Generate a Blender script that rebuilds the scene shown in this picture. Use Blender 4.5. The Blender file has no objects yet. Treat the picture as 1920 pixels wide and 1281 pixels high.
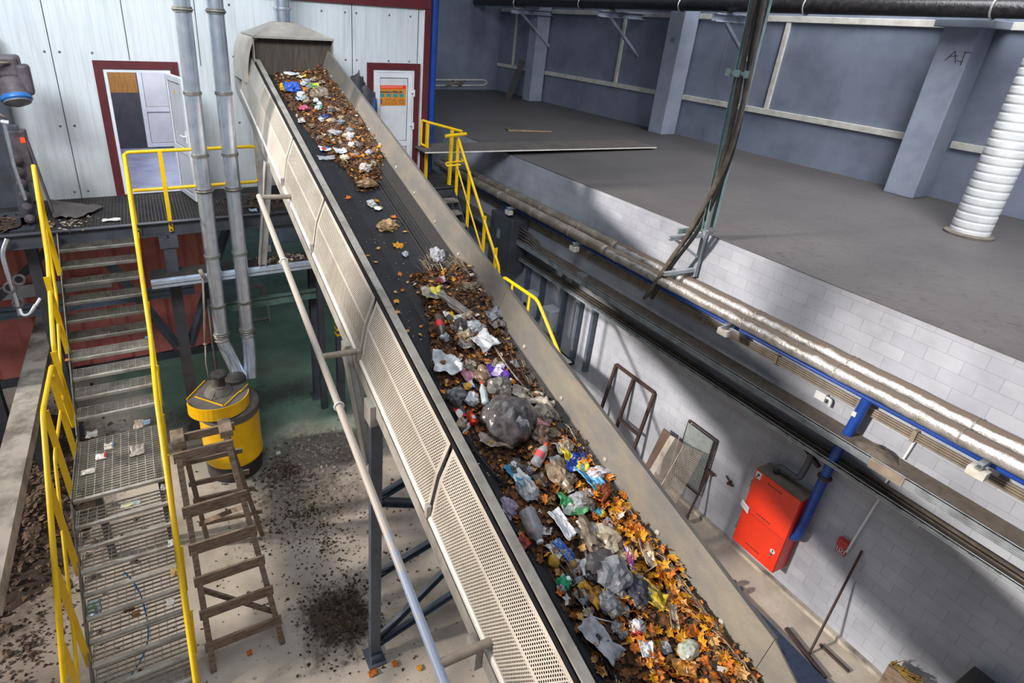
import bpy, bmesh, math, random
from mathutils import Vector, Matrix, Euler, noise
random.seed(7)
V = Vector
PI = math.pi
scene = bpy.context.scene
COL = scene.collection

# ------------------------------------------------------------------ camera
YAW, PITCH, ROLL = 0.5002, -0.4246, 0.0644
FPX, CX, CY, HC = 1085.5, 847.2, 527.7, 6.5
_fw = V((math.sin(YAW)*math.cos(PITCH), math.cos(YAW)*math.cos(PITCH), math.sin(PITCH)))
_r0 = V((math.cos(YAW), -math.sin(YAW), 0)); _u0 = _r0.cross(_fw)
_rt = math.cos(ROLL)*_r0 + math.sin(ROLL)*_u0
_up = -math.sin(ROLL)*_r0 + math.cos(ROLL)*_u0
CAM = V((0, 0, HC))
cam = bpy.data.cameras.new('camera'); camo = bpy.data.objects.new('camera', cam); COL.objects.link(camo)
M = Matrix((( _rt.x, _up.x, -_fw.x, 0), (_rt.y, _up.y, -_fw.y, 0), (_rt.z, _up.z, -_fw.z, HC), (0, 0, 0, 1)))
camo.matrix_world = M
cam.sensor_width = 36; cam.lens = 36*FPX/1920
cam.shift_x = (960-CX)/1920; cam.shift_y = (CY-640.5)/1920
cam.clip_start = .05; cam.clip_end = 200
scene.camera = camo

# survey helpers: a sight line of the photograph met with a known plane of the hall
def ray(x, y):
    return ((x-CX)/FPX)*_rt + (-(y-CY)/FPX)*_up + _fw
def at(x, y, X=None, Y=None, Z=None):
    d = ray(x, y)
    t = X/d.x if X is not None else (Y/d.y if Y is not None else (Z-HC)/d.z)
    return CAM + t*d
SL = 0.2908                                   # slope of the belt conveyor
def belt(x, y, zp=2.9):                       # sight line met with a plane parallel to the belt
    d = ray(x, y); t = (zp-HC)/(d.z-SL*d.y); return CAM + t*d
def K(X, Y, zp): return V((X, Y, zp+SL*Y))
def dist(p): return (p-CAM).dot(_fw)
def px(p, n): return n*dist(p)/FPX            # size in metres of n photo pixels at p

# ------------------------------------------------------------------ materials
def lin(h):
    h = h.lstrip('#'); c = [int(h[i:i+2], 16)/255 for i in (0, 2, 4)]
    return tuple((x/12.92 if x <= .04045 else ((x+.055)/1.055)**2.4) for x in c) + (1,)
class NT:
    def __init__(s, name):
        s.m = bpy.data.materials.new(name); s.m.use_nodes = True
        s.t = s.m.node_tree; s.n = s.t.nodes; s.b = s.n['Principled BSDF']; s.out = s.n['Material Output']
    def new(s, t, **k):
        n = s.n.new(t)
        for a, b in k.items(): setattr(n, a, b)
        return n
    def ln(s, a, b): s.t.links.new(a, b)
    def coord(s, kind='Object'):
        return s.new('ShaderNodeTexCoord').outputs[kind]
    def noise(s, scale, detail=4, rough=.6, vec=None, kind='Object'):
        n = s.new('ShaderNodeTexNoise'); n.inputs['Scale'].default_value = scale
        n.inputs['Detail'].default_value = detail; n.inputs['Roughness'].default_value = rough
        s.ln(vec or s.coord(kind), n.inputs['Vector']); return n.outputs['Fac']
    def ramp(s, fac, stops):
        r = s.new('ShaderNodeValToRGB'); e = r.color_ramp.elements
        while len(e) < len(stops): e.new(.5)
        for i, (p, c) in enumerate(stops): e[i].position = p; e[i].color = lin(c) if isinstance(c, str) else c
        s.ln(fac, r.inputs['Fac']); return r.outputs['Color']
    def mix(s, fac, a, b):
        m = s.new('ShaderNodeMix', data_type='RGBA')
        for sock, v in ((m.inputs['Factor'], fac), (m.inputs['A'], a), (m.inputs['B'], b)):
            if isinstance(v, str): sock.default_value = lin(v)
            elif isinstance(v, (int, float)): sock.default_value = v
            elif isinstance(v, tuple): sock.default_value = v
            else: s.ln(v, sock)
        return m.outputs['Result']
    def math(s, op, a, b=0, c=0):
        m = s.new('ShaderNodeMath', operation=op)
        for i, v in enumerate((a, b, c)):
            if isinstance(v, (int, float)): m.inputs[i].default_value = v
            else: s.ln(v, m.inputs[i])
        return m.outputs[0]
    def bump(s, h, strength=.3, d=.01):
        b = s.new('ShaderNodeBump'); b.inputs['Strength'].default_value = strength; b.inputs['Distance'].default_value = d
        s.ln(h, b.inputs['Height']); s.ln(b.outputs['Normal'], s.b.inputs['Normal'])
    def set(s, col=None, rough=.6, metal=0, spec=None, alpha=None, trans=None):
        if col is not None:
            if isinstance(col, str): s.b.inputs['Base Color'].default_value = lin(col)
            else: s.ln(col, s.b.inputs['Base Color'])
        if isinstance(rough, (int, float)): s.b.inputs['Roughness'].default_value = rough
        else: s.ln(rough, s.b.inputs['Roughness'])
        s.b.inputs['Metallic'].default_value = metal
        if spec is not None: s.b.inputs['Specular IOR Level'].default_value = spec
        if alpha is not None:
            if isinstance(alpha, (int, float)): s.b.inputs['Alpha'].default_value = alpha
            else: s.ln(alpha, s.b.inputs['Alpha'])
        if trans: s.b.inputs['Transmission Weight'].default_value = trans
        return s.m
def paint(name, c, c2=None, scale=3, rough=.55, metal=0, bump=0, lo=.42, hi=.68, bscale=40, detail=6, stretch=None, spec=None):
    n = NT(name)
    if c2 is None: m = n.set(c, rough, metal, spec)
    else:
        vec = None
        if stretch:
            mp = n.new('ShaderNodeMapping'); mp.inputs['Scale'].default_value = stretch
            n.ln(n.coord(), mp.inputs['Vector']); vec = mp.outputs['Vector']
        m = n.set(n.ramp(n.noise(scale, detail, .65, vec), [(lo, c), (hi, c2)]), rough, metal, spec)
    if bump: n.bump(n.noise(bscale, 5), bump, .01)
    return m

MT = {}
MT['yellow'] = paint('yellow_paint', '#eabd06', '#cf9f06', 5, .42, lo=.5, hi=.85)
MT['galv'] = paint('galvanised_steel', '#8b8982', '#5f5c56', 6, .5, .55, .1)
MT['galv_dirty'] = paint('dusty_grating_steel', '#8e8a80', '#4f483e', 5, .6, .25, .1)
MT['dark_steel'] = paint('dark_painted_steel', '#4a4c54', '#38383c', 3, .5)
MT['black_steel'] = paint('black_dusty_steel', '#2b2a2c', '#403a35', 4, .6)
MT['frame_grey'] = paint('conveyor_frame_grey', '#a9a59e', '#86807a', 4, .5)
MT['leg_blue'] = paint('blue_grey_steel', '#59626f', '#444a55', 4, .45)
MT['panel_solid'] = paint('panel_beige_metal', '#bdb5aa', '#a89f94', 3, .45, bump=.05)
MT['rail_grey'] = paint('cap_rail_grey', '#a6a29b', '#857f78', 6, .42, .2, .08)
MT['guard'] = paint('scuffed_guard_metal', '#716e6a', '#8a8172', 2.2, .4, .2, .08, stretch=(6, 1, 1))
MT['rubber'] = paint('black_rubber', '#1b1c20', '#26262b', 6, .6, 0, .15)
MT['rubber_skirt'] = paint('scraped_rubber', '#211f1e', '#3a3531', 5, .5, 0, .2, stretch=(30, .6, 30))
MT['duct'] = paint('spiral_duct_zinc', '#d3dae4', '#bac2cd', 9, .26, .8, .06)
MT['foil'] = paint('aluminium_foil_wrap', '#d6d6d6', '#8c857c', 9, .28, .7, .8, bscale=30)
n = NT('dusty_foil'); gm_ = n.new('ShaderNodeNewGeometry'); sz_ = n.new('ShaderNodeSeparateXYZ'); n.ln(gm_.outputs['Normal'], sz_.inputs[0])
df_ = n.ramp(n.math('ADD', sz_.outputs[2], n.math('MULTIPLY', n.math('SUBTRACT', n.noise(6, 5), .5), .7)), [(.62, '#000000'), (.8, '#ffffff')])
n.set(n.mix(df_, n.ramp(n.noise(9, 5), [(.42, '#c3c2c2'), (.7, '#8c857c')]), '#776b60'), n.math('ADD', n.math('MULTIPLY', df_, .6), .3), .55); n.bump(n.noise(30, 5), .8, .01); MT['foil'] = n.m
MT['foil_dull'] = paint('dull_pipe_wrap', '#7d7266', '#a19a91', 5, .42, .35, .5, bscale=28)  # duller, browner wrap on the far stretch of each pipe
MT['blue'] = paint('blue_paint', '#1c47a0', '#163a86', 4, .4)
MT['maroon'] = paint('maroon_trim', '#5d2127', '#4e1b20', 3, .42)
MT['white'] = paint('white_plastic', '#d9dbdf', '#c4c6ca', 2, .4)
MT['cream_steel'] = paint('cream_white_steel', '#d8d4cc', '#bdb6ab', 6, .5)
MT['col_grey'] = paint('grey_column_paint', '#9aa1b1', '#868d9e', 2, .5)
MT['panel_grey'] = paint('grey_wall_panel', '#838a9b', '#6f7687', 1.2, .45)
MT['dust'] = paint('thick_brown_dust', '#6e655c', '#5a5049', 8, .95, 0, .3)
MT['conduit'] = paint('beige_conduit', '#94887a', '#776c61', 6, .5)
MT['tray'] = paint('cable_tray_zinc', '#a3aab0', '#7d8287', 6, .45, .35)
MT['red'] = paint('red_enamel', '#ea3410', '#d92e0e', 4, .35)
MT['red_sign'] = paint('red_sign', '#b3322b', None)
MT['soil'] = paint('dark_soil', '#4a3b30', '#231b16', 14, .95, 0, .9, bscale=60)
MT['wood'] = paint('old_dirty_wood', '#8f7c69', '#5c4b3e', 9, .8, 0, .3, stretch=(1, 1, 5))
MT['wood_light'] = paint('pale_board', '#a58a66', '#7c6850', 7, .8, 0, .2)
MT['board_grey'] = paint('dusty_board', '#5d5652', '#4b4542', 4, .85)
MT['red_box'] = paint('faded_red_steel', '#d27d76', '#b8635c', 2.5, .5)
MT['tarp'] = paint('grey_brown_tarp', '#5a5250', '#46403e', 3, .7, 0, .3)
MT['motor'] = paint('grimy_motor', '#5c5358', '#3b3438', 6, .6, 0, .3)
MT['motor_blue'] = paint('blue_motor_paint', '#2f6cb4', '#285c99', 5, .4)
MT['hose'] = paint('black_cable', '#4a443e', '#6b6259', 8, .6)
MT['strut'] = paint('pale_zinc_strut', '#a8bcbc', '#8aa0a2', 6, .35, .5)
MT['flex'] = paint('white_flexible_duct', '#dcdcdc', '#c6c6c6', 4, .5)
MT['drum'] = paint('drum_yellow', '#f2ba00', '#d99f04', 2.2, .38)
MT['drum_grey'] = paint('drum_dusty_grey', '#55504c', '#6a635c', 5, .7)
MT['conc'] = paint('dusty_concrete', '#b5ada2', '#6f675f', 3, .9, 0, .2)
MT['blue_mat'] = paint('dark_blue_rubber', '#2f3a55', '#222b40', 30, .85, 0, .8, bscale=90)
MT['black'] = paint('black_plastic', '#17171a', '#242326', 4, .5)
MT['iron'] = paint('rusty_iron', '#4c3a36', '#392c2a', 12, .6, .3)
MT['glass_dirty'] = paint('dirty_sheet', '#8d9496', '#70787a', 4, .3)
MT['inner'] = paint('blackened_interior', '#17161a', '#232125', 5, .9)  # near-black to put the shade behind holes and gaps into the colour
MT['alu'] = paint('bright_aluminium', '#c6d0dd', '#a3adba', 6, .35, .4)
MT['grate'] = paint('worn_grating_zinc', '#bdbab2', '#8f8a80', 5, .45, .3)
n = NT('red_lamp'); n.set('#ff2a10', .4); n.b.inputs['Emission Color'].default_value = lin('#ff3018'); n.b.inputs['Emission Strength'].default_value = 3; MT['red_lamp'] = n.m

# perforated sheet: real see-through holes, staggered rows, UV in metres
def perf(name, c, c2, pitch, r, slot=1.0):
    n = NT(name)
    uv = n.new('ShaderNodeSeparateXYZ'); n.ln(n.coord('UV'), uv.inputs[0])
    u, v = uv.outputs[0], uv.outputs[1]
    row = n.math('FLOOR', n.math('DIVIDE', v, pitch*.866))
    us = n.math('ADD', n.math('DIVIDE', u, pitch*slot), n.math('MULTIPLY', n.math('MODULO', n.math('ABSOLUTE', row), 2), .5))
    fu = n.math('MULTIPLY', n.math('SUBTRACT', n.math('FRACT', us), .5), pitch)
    fv = n.math('MULTIPLY', n.math('SUBTRACT', n.math('FRACT', n.math('DIVIDE', v, pitch*.866)), .5), pitch*.866)
    d = n.math('SQRT', n.math('ADD', n.math('MULTIPLY', fu, fu), n.math('MULTIPLY', fv, fv)))
    a = n.math('GREATER_THAN', d, r)
    return n.set(n.ramp(n.noise(3, 5), [(.4, c), (.7, c2)]), .45, 0, alpha=a)
MT['perf'] = perf('perforated_beige_sheet', '#c3baae', '#aea498', .02, .0063)
MT['perf_dirty'] = perf('perforated_dirty_sheet', '#8a8077', '#5f564e', .03, .0095)

# brick: painted block wall, pattern in the wall plane (object Y, Z)
def brickwall():
    n = NT('white_painted_block_wall')
    s = n.new('ShaderNodeSeparateXYZ'); n.ln(n.coord(), s.inputs[0])
    c = n.new('ShaderNodeCombineXYZ'); n.ln(s.outputs[1], c.inputs[0]); n.ln(s.outputs[2], c.inputs[1])
    b = n.new('ShaderNodeTexBrick'); n.ln(c.outputs[0], b.inputs['Vector'])
    b.inputs['Scale'].default_value = 1; b.inputs['Brick Width'].default_value = .31; b.inputs['Row Height'].default_value = .148
    b.inputs['Mortar Size'].default_value = .003; b.inputs['Mortar Smooth'].default_value = .3; b.inputs['Bias'].default_value = 0
    b.inputs['Color1'].default_value = lin('#b3b7c2'); b.inputs['Color2'].default_value = lin('#a9adb9'); b.inputs['Mortar'].default_value = lin('#999da8')
    g = n.ramp(n.noise(1.1, 5), [(.35, '#ffffff'), (.75, '#c9c8c9')])
    mx = n.new('ShaderNodeMix', data_type='RGBA', blend_type='MULTIPLY'); mx.inputs['Factor'].default_value = 1
    n.ln(b.outputs['Color'], mx.inputs['A']); n.ln(g, mx.inputs['B'])
    nz = n.noise(2.5, 3)
    seam = n.mix(n.ramp(nz, [(.45, '#000000'), (.6, '#ffffff')]), mx.outputs['Result'], mx.outputs['Result'])
    m = n.set(seam, .7)
    h = n.math('ADD', n.math('MULTIPLY', b.outputs['Fac'], -1.0), n.math('MULTIPLY', n.noise(30, 4), .25))
    n.bump(h, .45, .012)
    return m
MT['brick'] = brickwall()
def floormat():
    n = NT('dirty_concrete_floor')
    s = n.new('ShaderNodeSeparateXYZ'); n.ln(n.coord(), s.inputs[0])
    base = n.ramp(n.noise(.9, 6), [(.35, '#a69c90'), (.55, '#c2b6a8'), (.75, '#d2c7ba')])
    green = n.ramp(n.noise(1.4, 6), [(.35, '#4f6a5b'), (.7, '#6f8a79')])
    gm = n.math('ADD', s.outputs[1], n.math('MULTIPLY', n.noise(.8, 4), 2.6))
    gm = n.math('SUBTRACT', gm, n.math('MULTIPLY', n.math('MAXIMUM', n.math('SUBTRACT', .5, s.outputs[0]), 0), 1.6))
    gf = n.ramp(n.math('DIVIDE', gm, 20), [(.40, '#000000'), (.49, '#ffffff')])
    col = n.mix(gf, base, green)
    sp = n.ramp(n.noise(26, 3, .5), [(.66, '#000000'), (.72, '#ffffff')])
    big = n.ramp(n.noise(.55, 5), [(.5, '#000000'), (.66, '#ffffff')])
    col = n.mix(n.math('MULTIPLY', n.math('MULTIPLY', sp, 1), .75), col, '#3a322b')
    col = n.mix(n.math('MULTIPLY', big, .55), col, '#5c5148')
    # worn-in stains of earth and oil, plus the drum's shadow painted into one patch
    wob = n.noise(1.6, 6, .7); fin = n.noise(13, 6, .75)
    for sx, sy, ra, rb, cc, am in ((1.3, 4.5, .6, .62, '#2b221c', .95), (1.25, 6.3, 1.2, .6, '#4a3d33', .6), (1.6, 7.3, 1.3, .85, '#3a3631', .75), (2.0, 7.4, .5, .4, '#8b8580', .8), (-2.3, 8.0, 1.5, 2.6, '#33271f', .95), (-1.9, 5.8, 1.3, 1.6, '#6a5c50', .5), (1.0, 9.2, 2.0, .5, '#33322d', .7), (.2, 8.6, 1.0, .8, '#4a4540', .5)):
        dx = n.math('DIVIDE', n.math('SUBTRACT', s.outputs[0], sx), ra); dy = n.math('DIVIDE', n.math('SUBTRACT', s.outputs[1], sy), rb)
        dd = n.math('SQRT', n.math('ADD', n.math('MULTIPLY', dx, dx), n.math('MULTIPLY', dy, dy)))
        dd = n.math('ADD', dd, n.math('ADD', n.math('MULTIPLY', n.math('SUBTRACT', wob, .5), 1.5), n.math('MULTIPLY', n.math('SUBTRACT', fin, .5), 1.5)))
        col = n.mix(n.math('MULTIPLY', n.ramp(dd, [(.45, '#ffffff'), (1.0, '#000000')]), am), col, cc)
    m = n.set(col, n.math('ADD', n.math('MULTIPLY', n.noise(2, 4), .3), .5))
    n.bump(n.noise(40, 5), .15, .01)
    return m
MT['floor'] = floormat()
def ledgemat():
    n = NT('dusty_upper_floor')
    s = n.new('ShaderNodeSeparateXYZ'); n.ln(n.coord(), s.inputs[0])
    c1 = n.ramp(n.noise(.5, 6), [(.3, '#4c4848'), (.7, '#5a5655')])
    sp = n.ramp(n.noise(9, 6, .75), [(.56, '#000000'), (.66, '#ffffff')])
    near = n.ramp(n.math('DIVIDE', n.math('ADD', s.outputs[1], n.math('MULTIPLY', n.noise(.6, 3), 3)), 20), [(.2, '#ffffff'), (.5, '#000000')])
    col = n.mix(n.math('MULTIPLY', sp, n.math('ADD', n.math('MULTIPLY', near, .8), .1)), c1, '#403b3b')
    m = n.set(col, .62); n.bump(n.noise(7, 6), .5, .04); return m
MT['ledge'] = ledgemat()
def metalwall():
    n = NT('zinc_wall_sheet')
    s = n.new('ShaderNodeSeparateXYZ'); n.ln(n.coord(), s.inputs[0])
    fine = n.math('ABSOLUTE', n.math('SUBTRACT', n.math('FRACT', n.math('DIVIDE', s.outputs[0], .098)), .5))
    groove = n.ramp(fine, [(0, '#000000'), (.035, '#ffffff')])
    mp = n.new('ShaderNodeMapping'); mp.inputs['Scale'].default_value = (5, 1, .5); n.ln(n.coord(), mp.inputs['Vector'])
    c = n.ramp(n.noise(1.6, 6, .6, mp.outputs['Vector']), [(.3, '#c3c8ca'), (.52, '#d6dbde'), (.75, '#c9cdcd')])
    c = n.mix(groove, n.mix(.45, c, '#8c9093'), c)
    dirt = n.ramp(n.math('ADD', n.math('MULTIPLY', n.math('SUBTRACT', 4.9, s.outputs[2]), .35), n.math('MULTIPLY', n.noise(1.7, 6), .8)), [(.45, '#000000'), (.95, '#ffffff')])
    c = n.mix(n.math('MULTIPLY', dirt, .55), c, '#857f74')
    m = n.set(c, .38, .15); n.bump(fine, .05, .01); return m
MT['zinc'] = metalwall()
def litter_print(name, cols, scale=9, rough=.4, metal=0, crease=.6):
    n = NT(name)
    v = n.new('ShaderNodeTexVoronoi'); v.inputs['Scale'].default_value = scale; n.ln(n.coord(), v.inputs['Vector'])
    st = [(i/len(cols), c) for i, c in enumerate(cols)]
    r = n.new('ShaderNodeValToRGB'); r.color_ramp.interpolation = 'CONSTANT'; e = r.color_ramp.elements
    while len(e) < len(st): e.new(.5)
    for i, (p, c) in enumerate(st): e[i].position = p; e[i].color = lin(c)
    sx = n.new('ShaderNodeSeparateColor'); n.ln(v.outputs['Color'], sx.inputs[0]); n.ln(sx.outputs[0], r.inputs['Fac'])
    m = n.set(r.outputs['Color'], rough, metal); n.bump(n.noise(22, 6), crease, .012); return m
_pc = {}
def prt(*cols, **k):
    key = (cols, tuple(k.items()))
    if key not in _pc: _pc[key] = litter_print('printed_wrap', cols, **k)
    return _pc[key]
_bc = {}
def bagm(c, c2=None, rough=.4, film=0):
    key = (c, c2, rough, film)
    if key not in _bc:
        n = NT('plastic_bag'); col = n.ramp(n.noise(14, 6), [(.38, c), (.66, c2 or c)])
        n.set(col, rough, spec=.75)
        rd = lambda sc: n.math('ABSOLUTE', n.math('SUBTRACT', n.noise(sc, 2, .5), .5))
        n.bump(n.math('ADD', rd(9), n.math('MULTIPLY', rd(22), .4)), .5, .02)
        if film: n.b.inputs['Alpha'].default_value = 1-film
        _bc[key] = n.m
    return _bc[key]

# ------------------------------------------------------------------ mesh builder
class MB:
    def __init__(s): s.v = []; s.f = []; s.m = []; s.uv = []
    def add(s, vs, fs, mi=0, uvs=None):
        b = len(s.v); s.v += [V(p) for p in vs]
        for i, f in enumerate(fs):
            s.f.append([b+j for j in f]); s.m.append(mi); s.uv.append(uvs[i] if uvs else None)
        return s
    def box(s, lo, hi, mi=0, R=None, c=None):
        (x0, y0, z0), (x1, y1, z1) = lo, hi
        vs = [V((x, y, z)) for x in (x0, x1) for y in (y0, y1) for z in (z0, z1)]
        if R is not None:
            cc = c or sum(vs, V())/8; vs = [cc+R@(p-cc) for p in vs]
        return s.add(vs, [(0,1,3,2),(4,6,7,5),(0,4,5,1),(2,3,7,6),(0,2,6,4),(1,5,7,3)], mi)
    def prof(s, p0, p1, poly, up=V((0,0,1)), mi=0, cap=True):
        """extrude a closed 2-D profile (side, up) from p0 to p1"""
        p0, p1 = V(p0), V(p1); d = (p1-p0).normalized()
        sd = d.cross(V(up)); sd = sd.normalized() if sd.length > 1e-4 else d.cross(V((1,0,0))).normalized()
        u = sd.cross(d); k = len(poly)
        vs = [p+sd*a+u*b for p in (p0, p1) for a, b in poly]
        fs = [(i, (i+1) % k, k+(i+1) % k, k+i) for i in range(k)]
        if cap: fs += [tuple(range(k))[::-1], tuple(range(k, 2*k))]
        return s.add(vs, fs, mi)
    def bar(s, p0, p1, w, h, up=V((0,0,1)), mi=0):
        return s.prof(p0, p1, [(-w/2,-h/2),(w/2,-h/2),(w/2,h/2),(-w/2,h/2)], up, mi)
    def chan(s, p0, p1, w, h, t, up=V((0,0,1)), mi=0, flip=1):
        a = flip
        return s.prof(p0, p1, [(a*x, y) for x, y in [(-w/2,-h/2),(w/2,-h/2),(w/2,-h/2+t),(-w/2+t,-h/2+t),(-w/2+t,h/2-t),(w/2,h/2-t),(w/2,h/2),(-w/2,h/2)]], up, mi)
    def ibeam(s, p0, p1, w, h, t, up=V((0,0,1)), mi=0):
        a, b = w/2, h/2; q = t/2
        return s.prof(p0, p1, [(-a,-b),(a,-b),(a,-b+t),(q,-b+t),(q,b-t),(a,b-t),(a,b),(-a,b),(-a,b-t),(-q,b-t),(-q,-b+t),(-a,-b+t)], up, mi)
    def tube(s, pts, r, n=10, mi=0, cap=True, closed=False):
        pts = [V(p) for p in pts]; N = len(pts); rs = r if isinstance(r, (list, tuple)) else [r]*N
        rings = []; prev = None
        for i, p in enumerate(pts):
            a = pts[i-1] if i else (pts[-1] if closed else p); b = pts[(i+1) % N] if (i < N-1 or closed) else p
            d = (b-a).normalized()
            if prev is None:
                u = d.cross(V((0,0,1))); u = u if u.length > 1e-3 else d.cross(V((1,0,0)))
            else: u = prev - d*prev.dot(d)
            u.normalize(); prev = u; w = d.cross(u)
            rings.append([p+(u*math.cos(2*PI*k/n)+w*math.sin(2*PI*k/n))*rs[i] for k in range(n)])
        vs = [q for rr in rings for q in rr]; fs = []
        for i in range(N if closed else N-1):
            j = (i+1) % N
            for k in range(n): fs.append((i*n+k, i*n+(k+1) % n, j*n+(k+1) % n, j*n+k))
        if cap and not closed: fs += [tuple(range(n))[::-1], tuple(range((N-1)*n, N*n))]
        return s.add(vs, fs, mi)
    def lathe(s, p, axis, prof, n=24, mi=0, cap=True):
        ax = V(axis).normalized(); p = V(p)
        return s.tube2([p+ax*h for r, h in prof], [r for r, h in prof], ax, n, mi, cap)
    def tube2(s, cs, rs, ax, n, mi, cap):
        u = ax.cross(V((0,0,1))); u = (u if u.length > 1e-3 else V((1,0,0))).normalized(); w = ax.cross(u)
        vs = [c+(u*math.cos(2*PI*k/n)+w*math.sin(2*PI*k/n))*max(r, 1e-4) for c, r in zip(cs, rs) for k in range(n)]
        fs = [(i*n+k, i*n+(k+1) % n, (i+1)*n+(k+1) % n, (i+1)*n+k) for i in range(len(cs)-1) for k in range(n)]
        if cap: fs += [tuple(range(n))[::-1], tuple(range((len(cs)-1)*n, len(cs)*n))]
        return s.add(vs, fs, mi)
    def poly(s, pts, ext, mi=0):
        pts = [V(p) for p in pts]; k = len(pts); e = V(ext)
        return s.add(pts+[p+e for p in pts], [tuple(range(k))[::-1], tuple(range(k, 2*k))]+[(i, (i+1) % k, k+(i+1) % k, k+i) for i in range(k)], mi)
    def quad(s, a, b, c, d, mi=0, uv=None): return s.add([a, b, c, d], [(0,1,2,3)], mi, [uv] if uv else None)
    def grid(s, nu, nv, fn, mi=0):
        vs = [fn(i/(nu-1), j/(nv-1)) for i in range(nu) for j in range(nv)]
        return s.add(vs, [(i*nv+j, (i+1)*nv+j, (i+1)*nv+j+1, i*nv+j+1) for i in range(nu-1) for j in range(nv-1)], mi)
    def build(s, name, mats, parent=None, smooth=False, bevel=0, label=None, thick=0, world=False):
        if not isinstance(mats, (list, tuple)): mats = [mats]
        if parent is None:
            xs = [p.x for p in s.v]; ys = [p.y for p in s.v]; zs = [p.z for p in s.v]
            off = V() if world else V(((min(xs)+max(xs))/2, (min(ys)+max(ys))/2, min(zs)))
        else:
            r = parent
            off = V()
            while r is not None: off = off+r.location; r = r.parent
        me = bpy.data.meshes.new(name); me.from_pydata([p-off for p in s.v], [], s.f); 
        for m in mats: me.materials.append(MT[m] if isinstance(m, str) else m)
        for p, mi in zip(me.polygons, s.m): p.material_index = mi; p.use_smooth = bool(smooth)
        if any(s.uv):
            ul = me.uv_layers.new(name='UVMap')
            for p, uv in zip(me.polygons, s.uv):
                if uv:
                    for li, c in zip(p.loop_indices, uv): ul.data[li].uv = c
        bm = bmesh.new(); bm.from_mesh(me)
        if not any(s.uv): bmesh.ops.recalc_face_normals(bm, faces=bm.faces)
        bm.to_mesh(me); bm.free()
        o = bpy.data.objects.new(name, me); COL.objects.link(o)
        if parent is None: o.location = off
        else: o.parent = parent
        if thick: md = o.modifiers.new('thickness', 'SOLIDIFY'); md.thickness = thick; md.offset = 0
        if bevel: md = o.modifiers.new('bevel', 'BEVEL'); md.width = bevel; md.segments = 2; md.limit_method = 'ANGLE'
        if smooth == 'auto':
            md = o.modifiers.new('wn', 'EDGE_SPLIT'); md.split_angle = math.radians(40)
        if label: o['label'] = label
        return o
def tag(o, label=None, cat=None, group=None, kind=None):
    for k, v in (('label', label), ('category', cat), ('group', group), ('kind', kind)):
        if v: o[k] = v
    return o
def thing(name, loc, label, cat, group=None):
    o = bpy.data.objects.new(name, None); COL.objects.link(o); o.location = V(loc); o.empty_display_size = .1
    return tag(o, label, cat, group)
def struct(name, mb, m, label=None, **k):
    o = mb.build(name, m, world=True, **k); return tag(o, label, None, None, 'structure')
def clone(o, delta, label=None, group=None, rz=0):
    def cp(src, par):
        c = src.copy(); COL.objects.link(c)
        if par is not None: c.parent = par
        for ch in [x for x in bpy.data.objects if x.parent == src]: cp(ch, c)
        return c
    r = cp(o, None); r.location = o.location+V(delta); r.rotation_euler.z += rz
    if label: r['label'] = label
    if group: r['group'] = group
    return r
def arc(c, a, b, r, a0, a1, n=8):
    return [V(c)+V(a)*r*math.cos(a0+(a1-a0)*i/n)+V(b)*r*math.sin(a0+(a1-a0)*i/n) for i in range(n+1)]
def rounded(pts, r=.06, n=5):
    """polyline with rounded corners"""
    pts = [V(p) for p in pts]; out = [pts[0]]
    for i in range(1, len(pts)-1):
        a, b, c = pts[i-1], pts[i], pts[i+1]
        d1 = (a-b); d2 = (c-b); q = min(r, d1.length*.45, d2.length*.45)
        p1 = b+d1.normalized()*q; p2 = b+d2.normalized()*q
        for k in range(n+1):
            t = k/n; out.append((1-t)**2*p1+2*t*(1-t)*b+t*t*p2)
    out.append(pts[-1]); return out
XW, ZL, YB, ZP = 6.57, 4.07, 10.4, 3.62       # right wall, upper floor, cabin wall, mezzanine level
# ------------------------------------------------------------------ the hall
mb = MB(); mb.box((-9, -6, -.2), (XW+.3, 24, 0)); struct('floor', mb, 'floor')
mb = MB(); mb.box((XW, -6, 0), (XW+.3, 21, ZL-.01)); struct('wall_right', mb, 'brick')
mb = MB(); mb.box((XW-.07, -6, 0), (XW, 11, .055)); struct('baseboard_right', mb, 'conc')
mb = MB(); mb.box((XW+.3, -6, ZL-.2), (12.55, 20.4, ZL)); mb.box((XW-.005, -6, ZL-.01), (XW+.3, 20.4, ZL))
o = struct('floor_upper', mb, 'ledge'); 
mb = MB(); mb.box((12.55, -6, ZL-.2), (12.75, 20.6, 9)); struct('wall_upper_right', mb, 'panel_grey')
mb = MB(); mb.box((XW-1.8, 20.4, 0), (12.75, 20.6, 9)); struct('wall_upper_far', mb, 'panel_grey')
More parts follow.
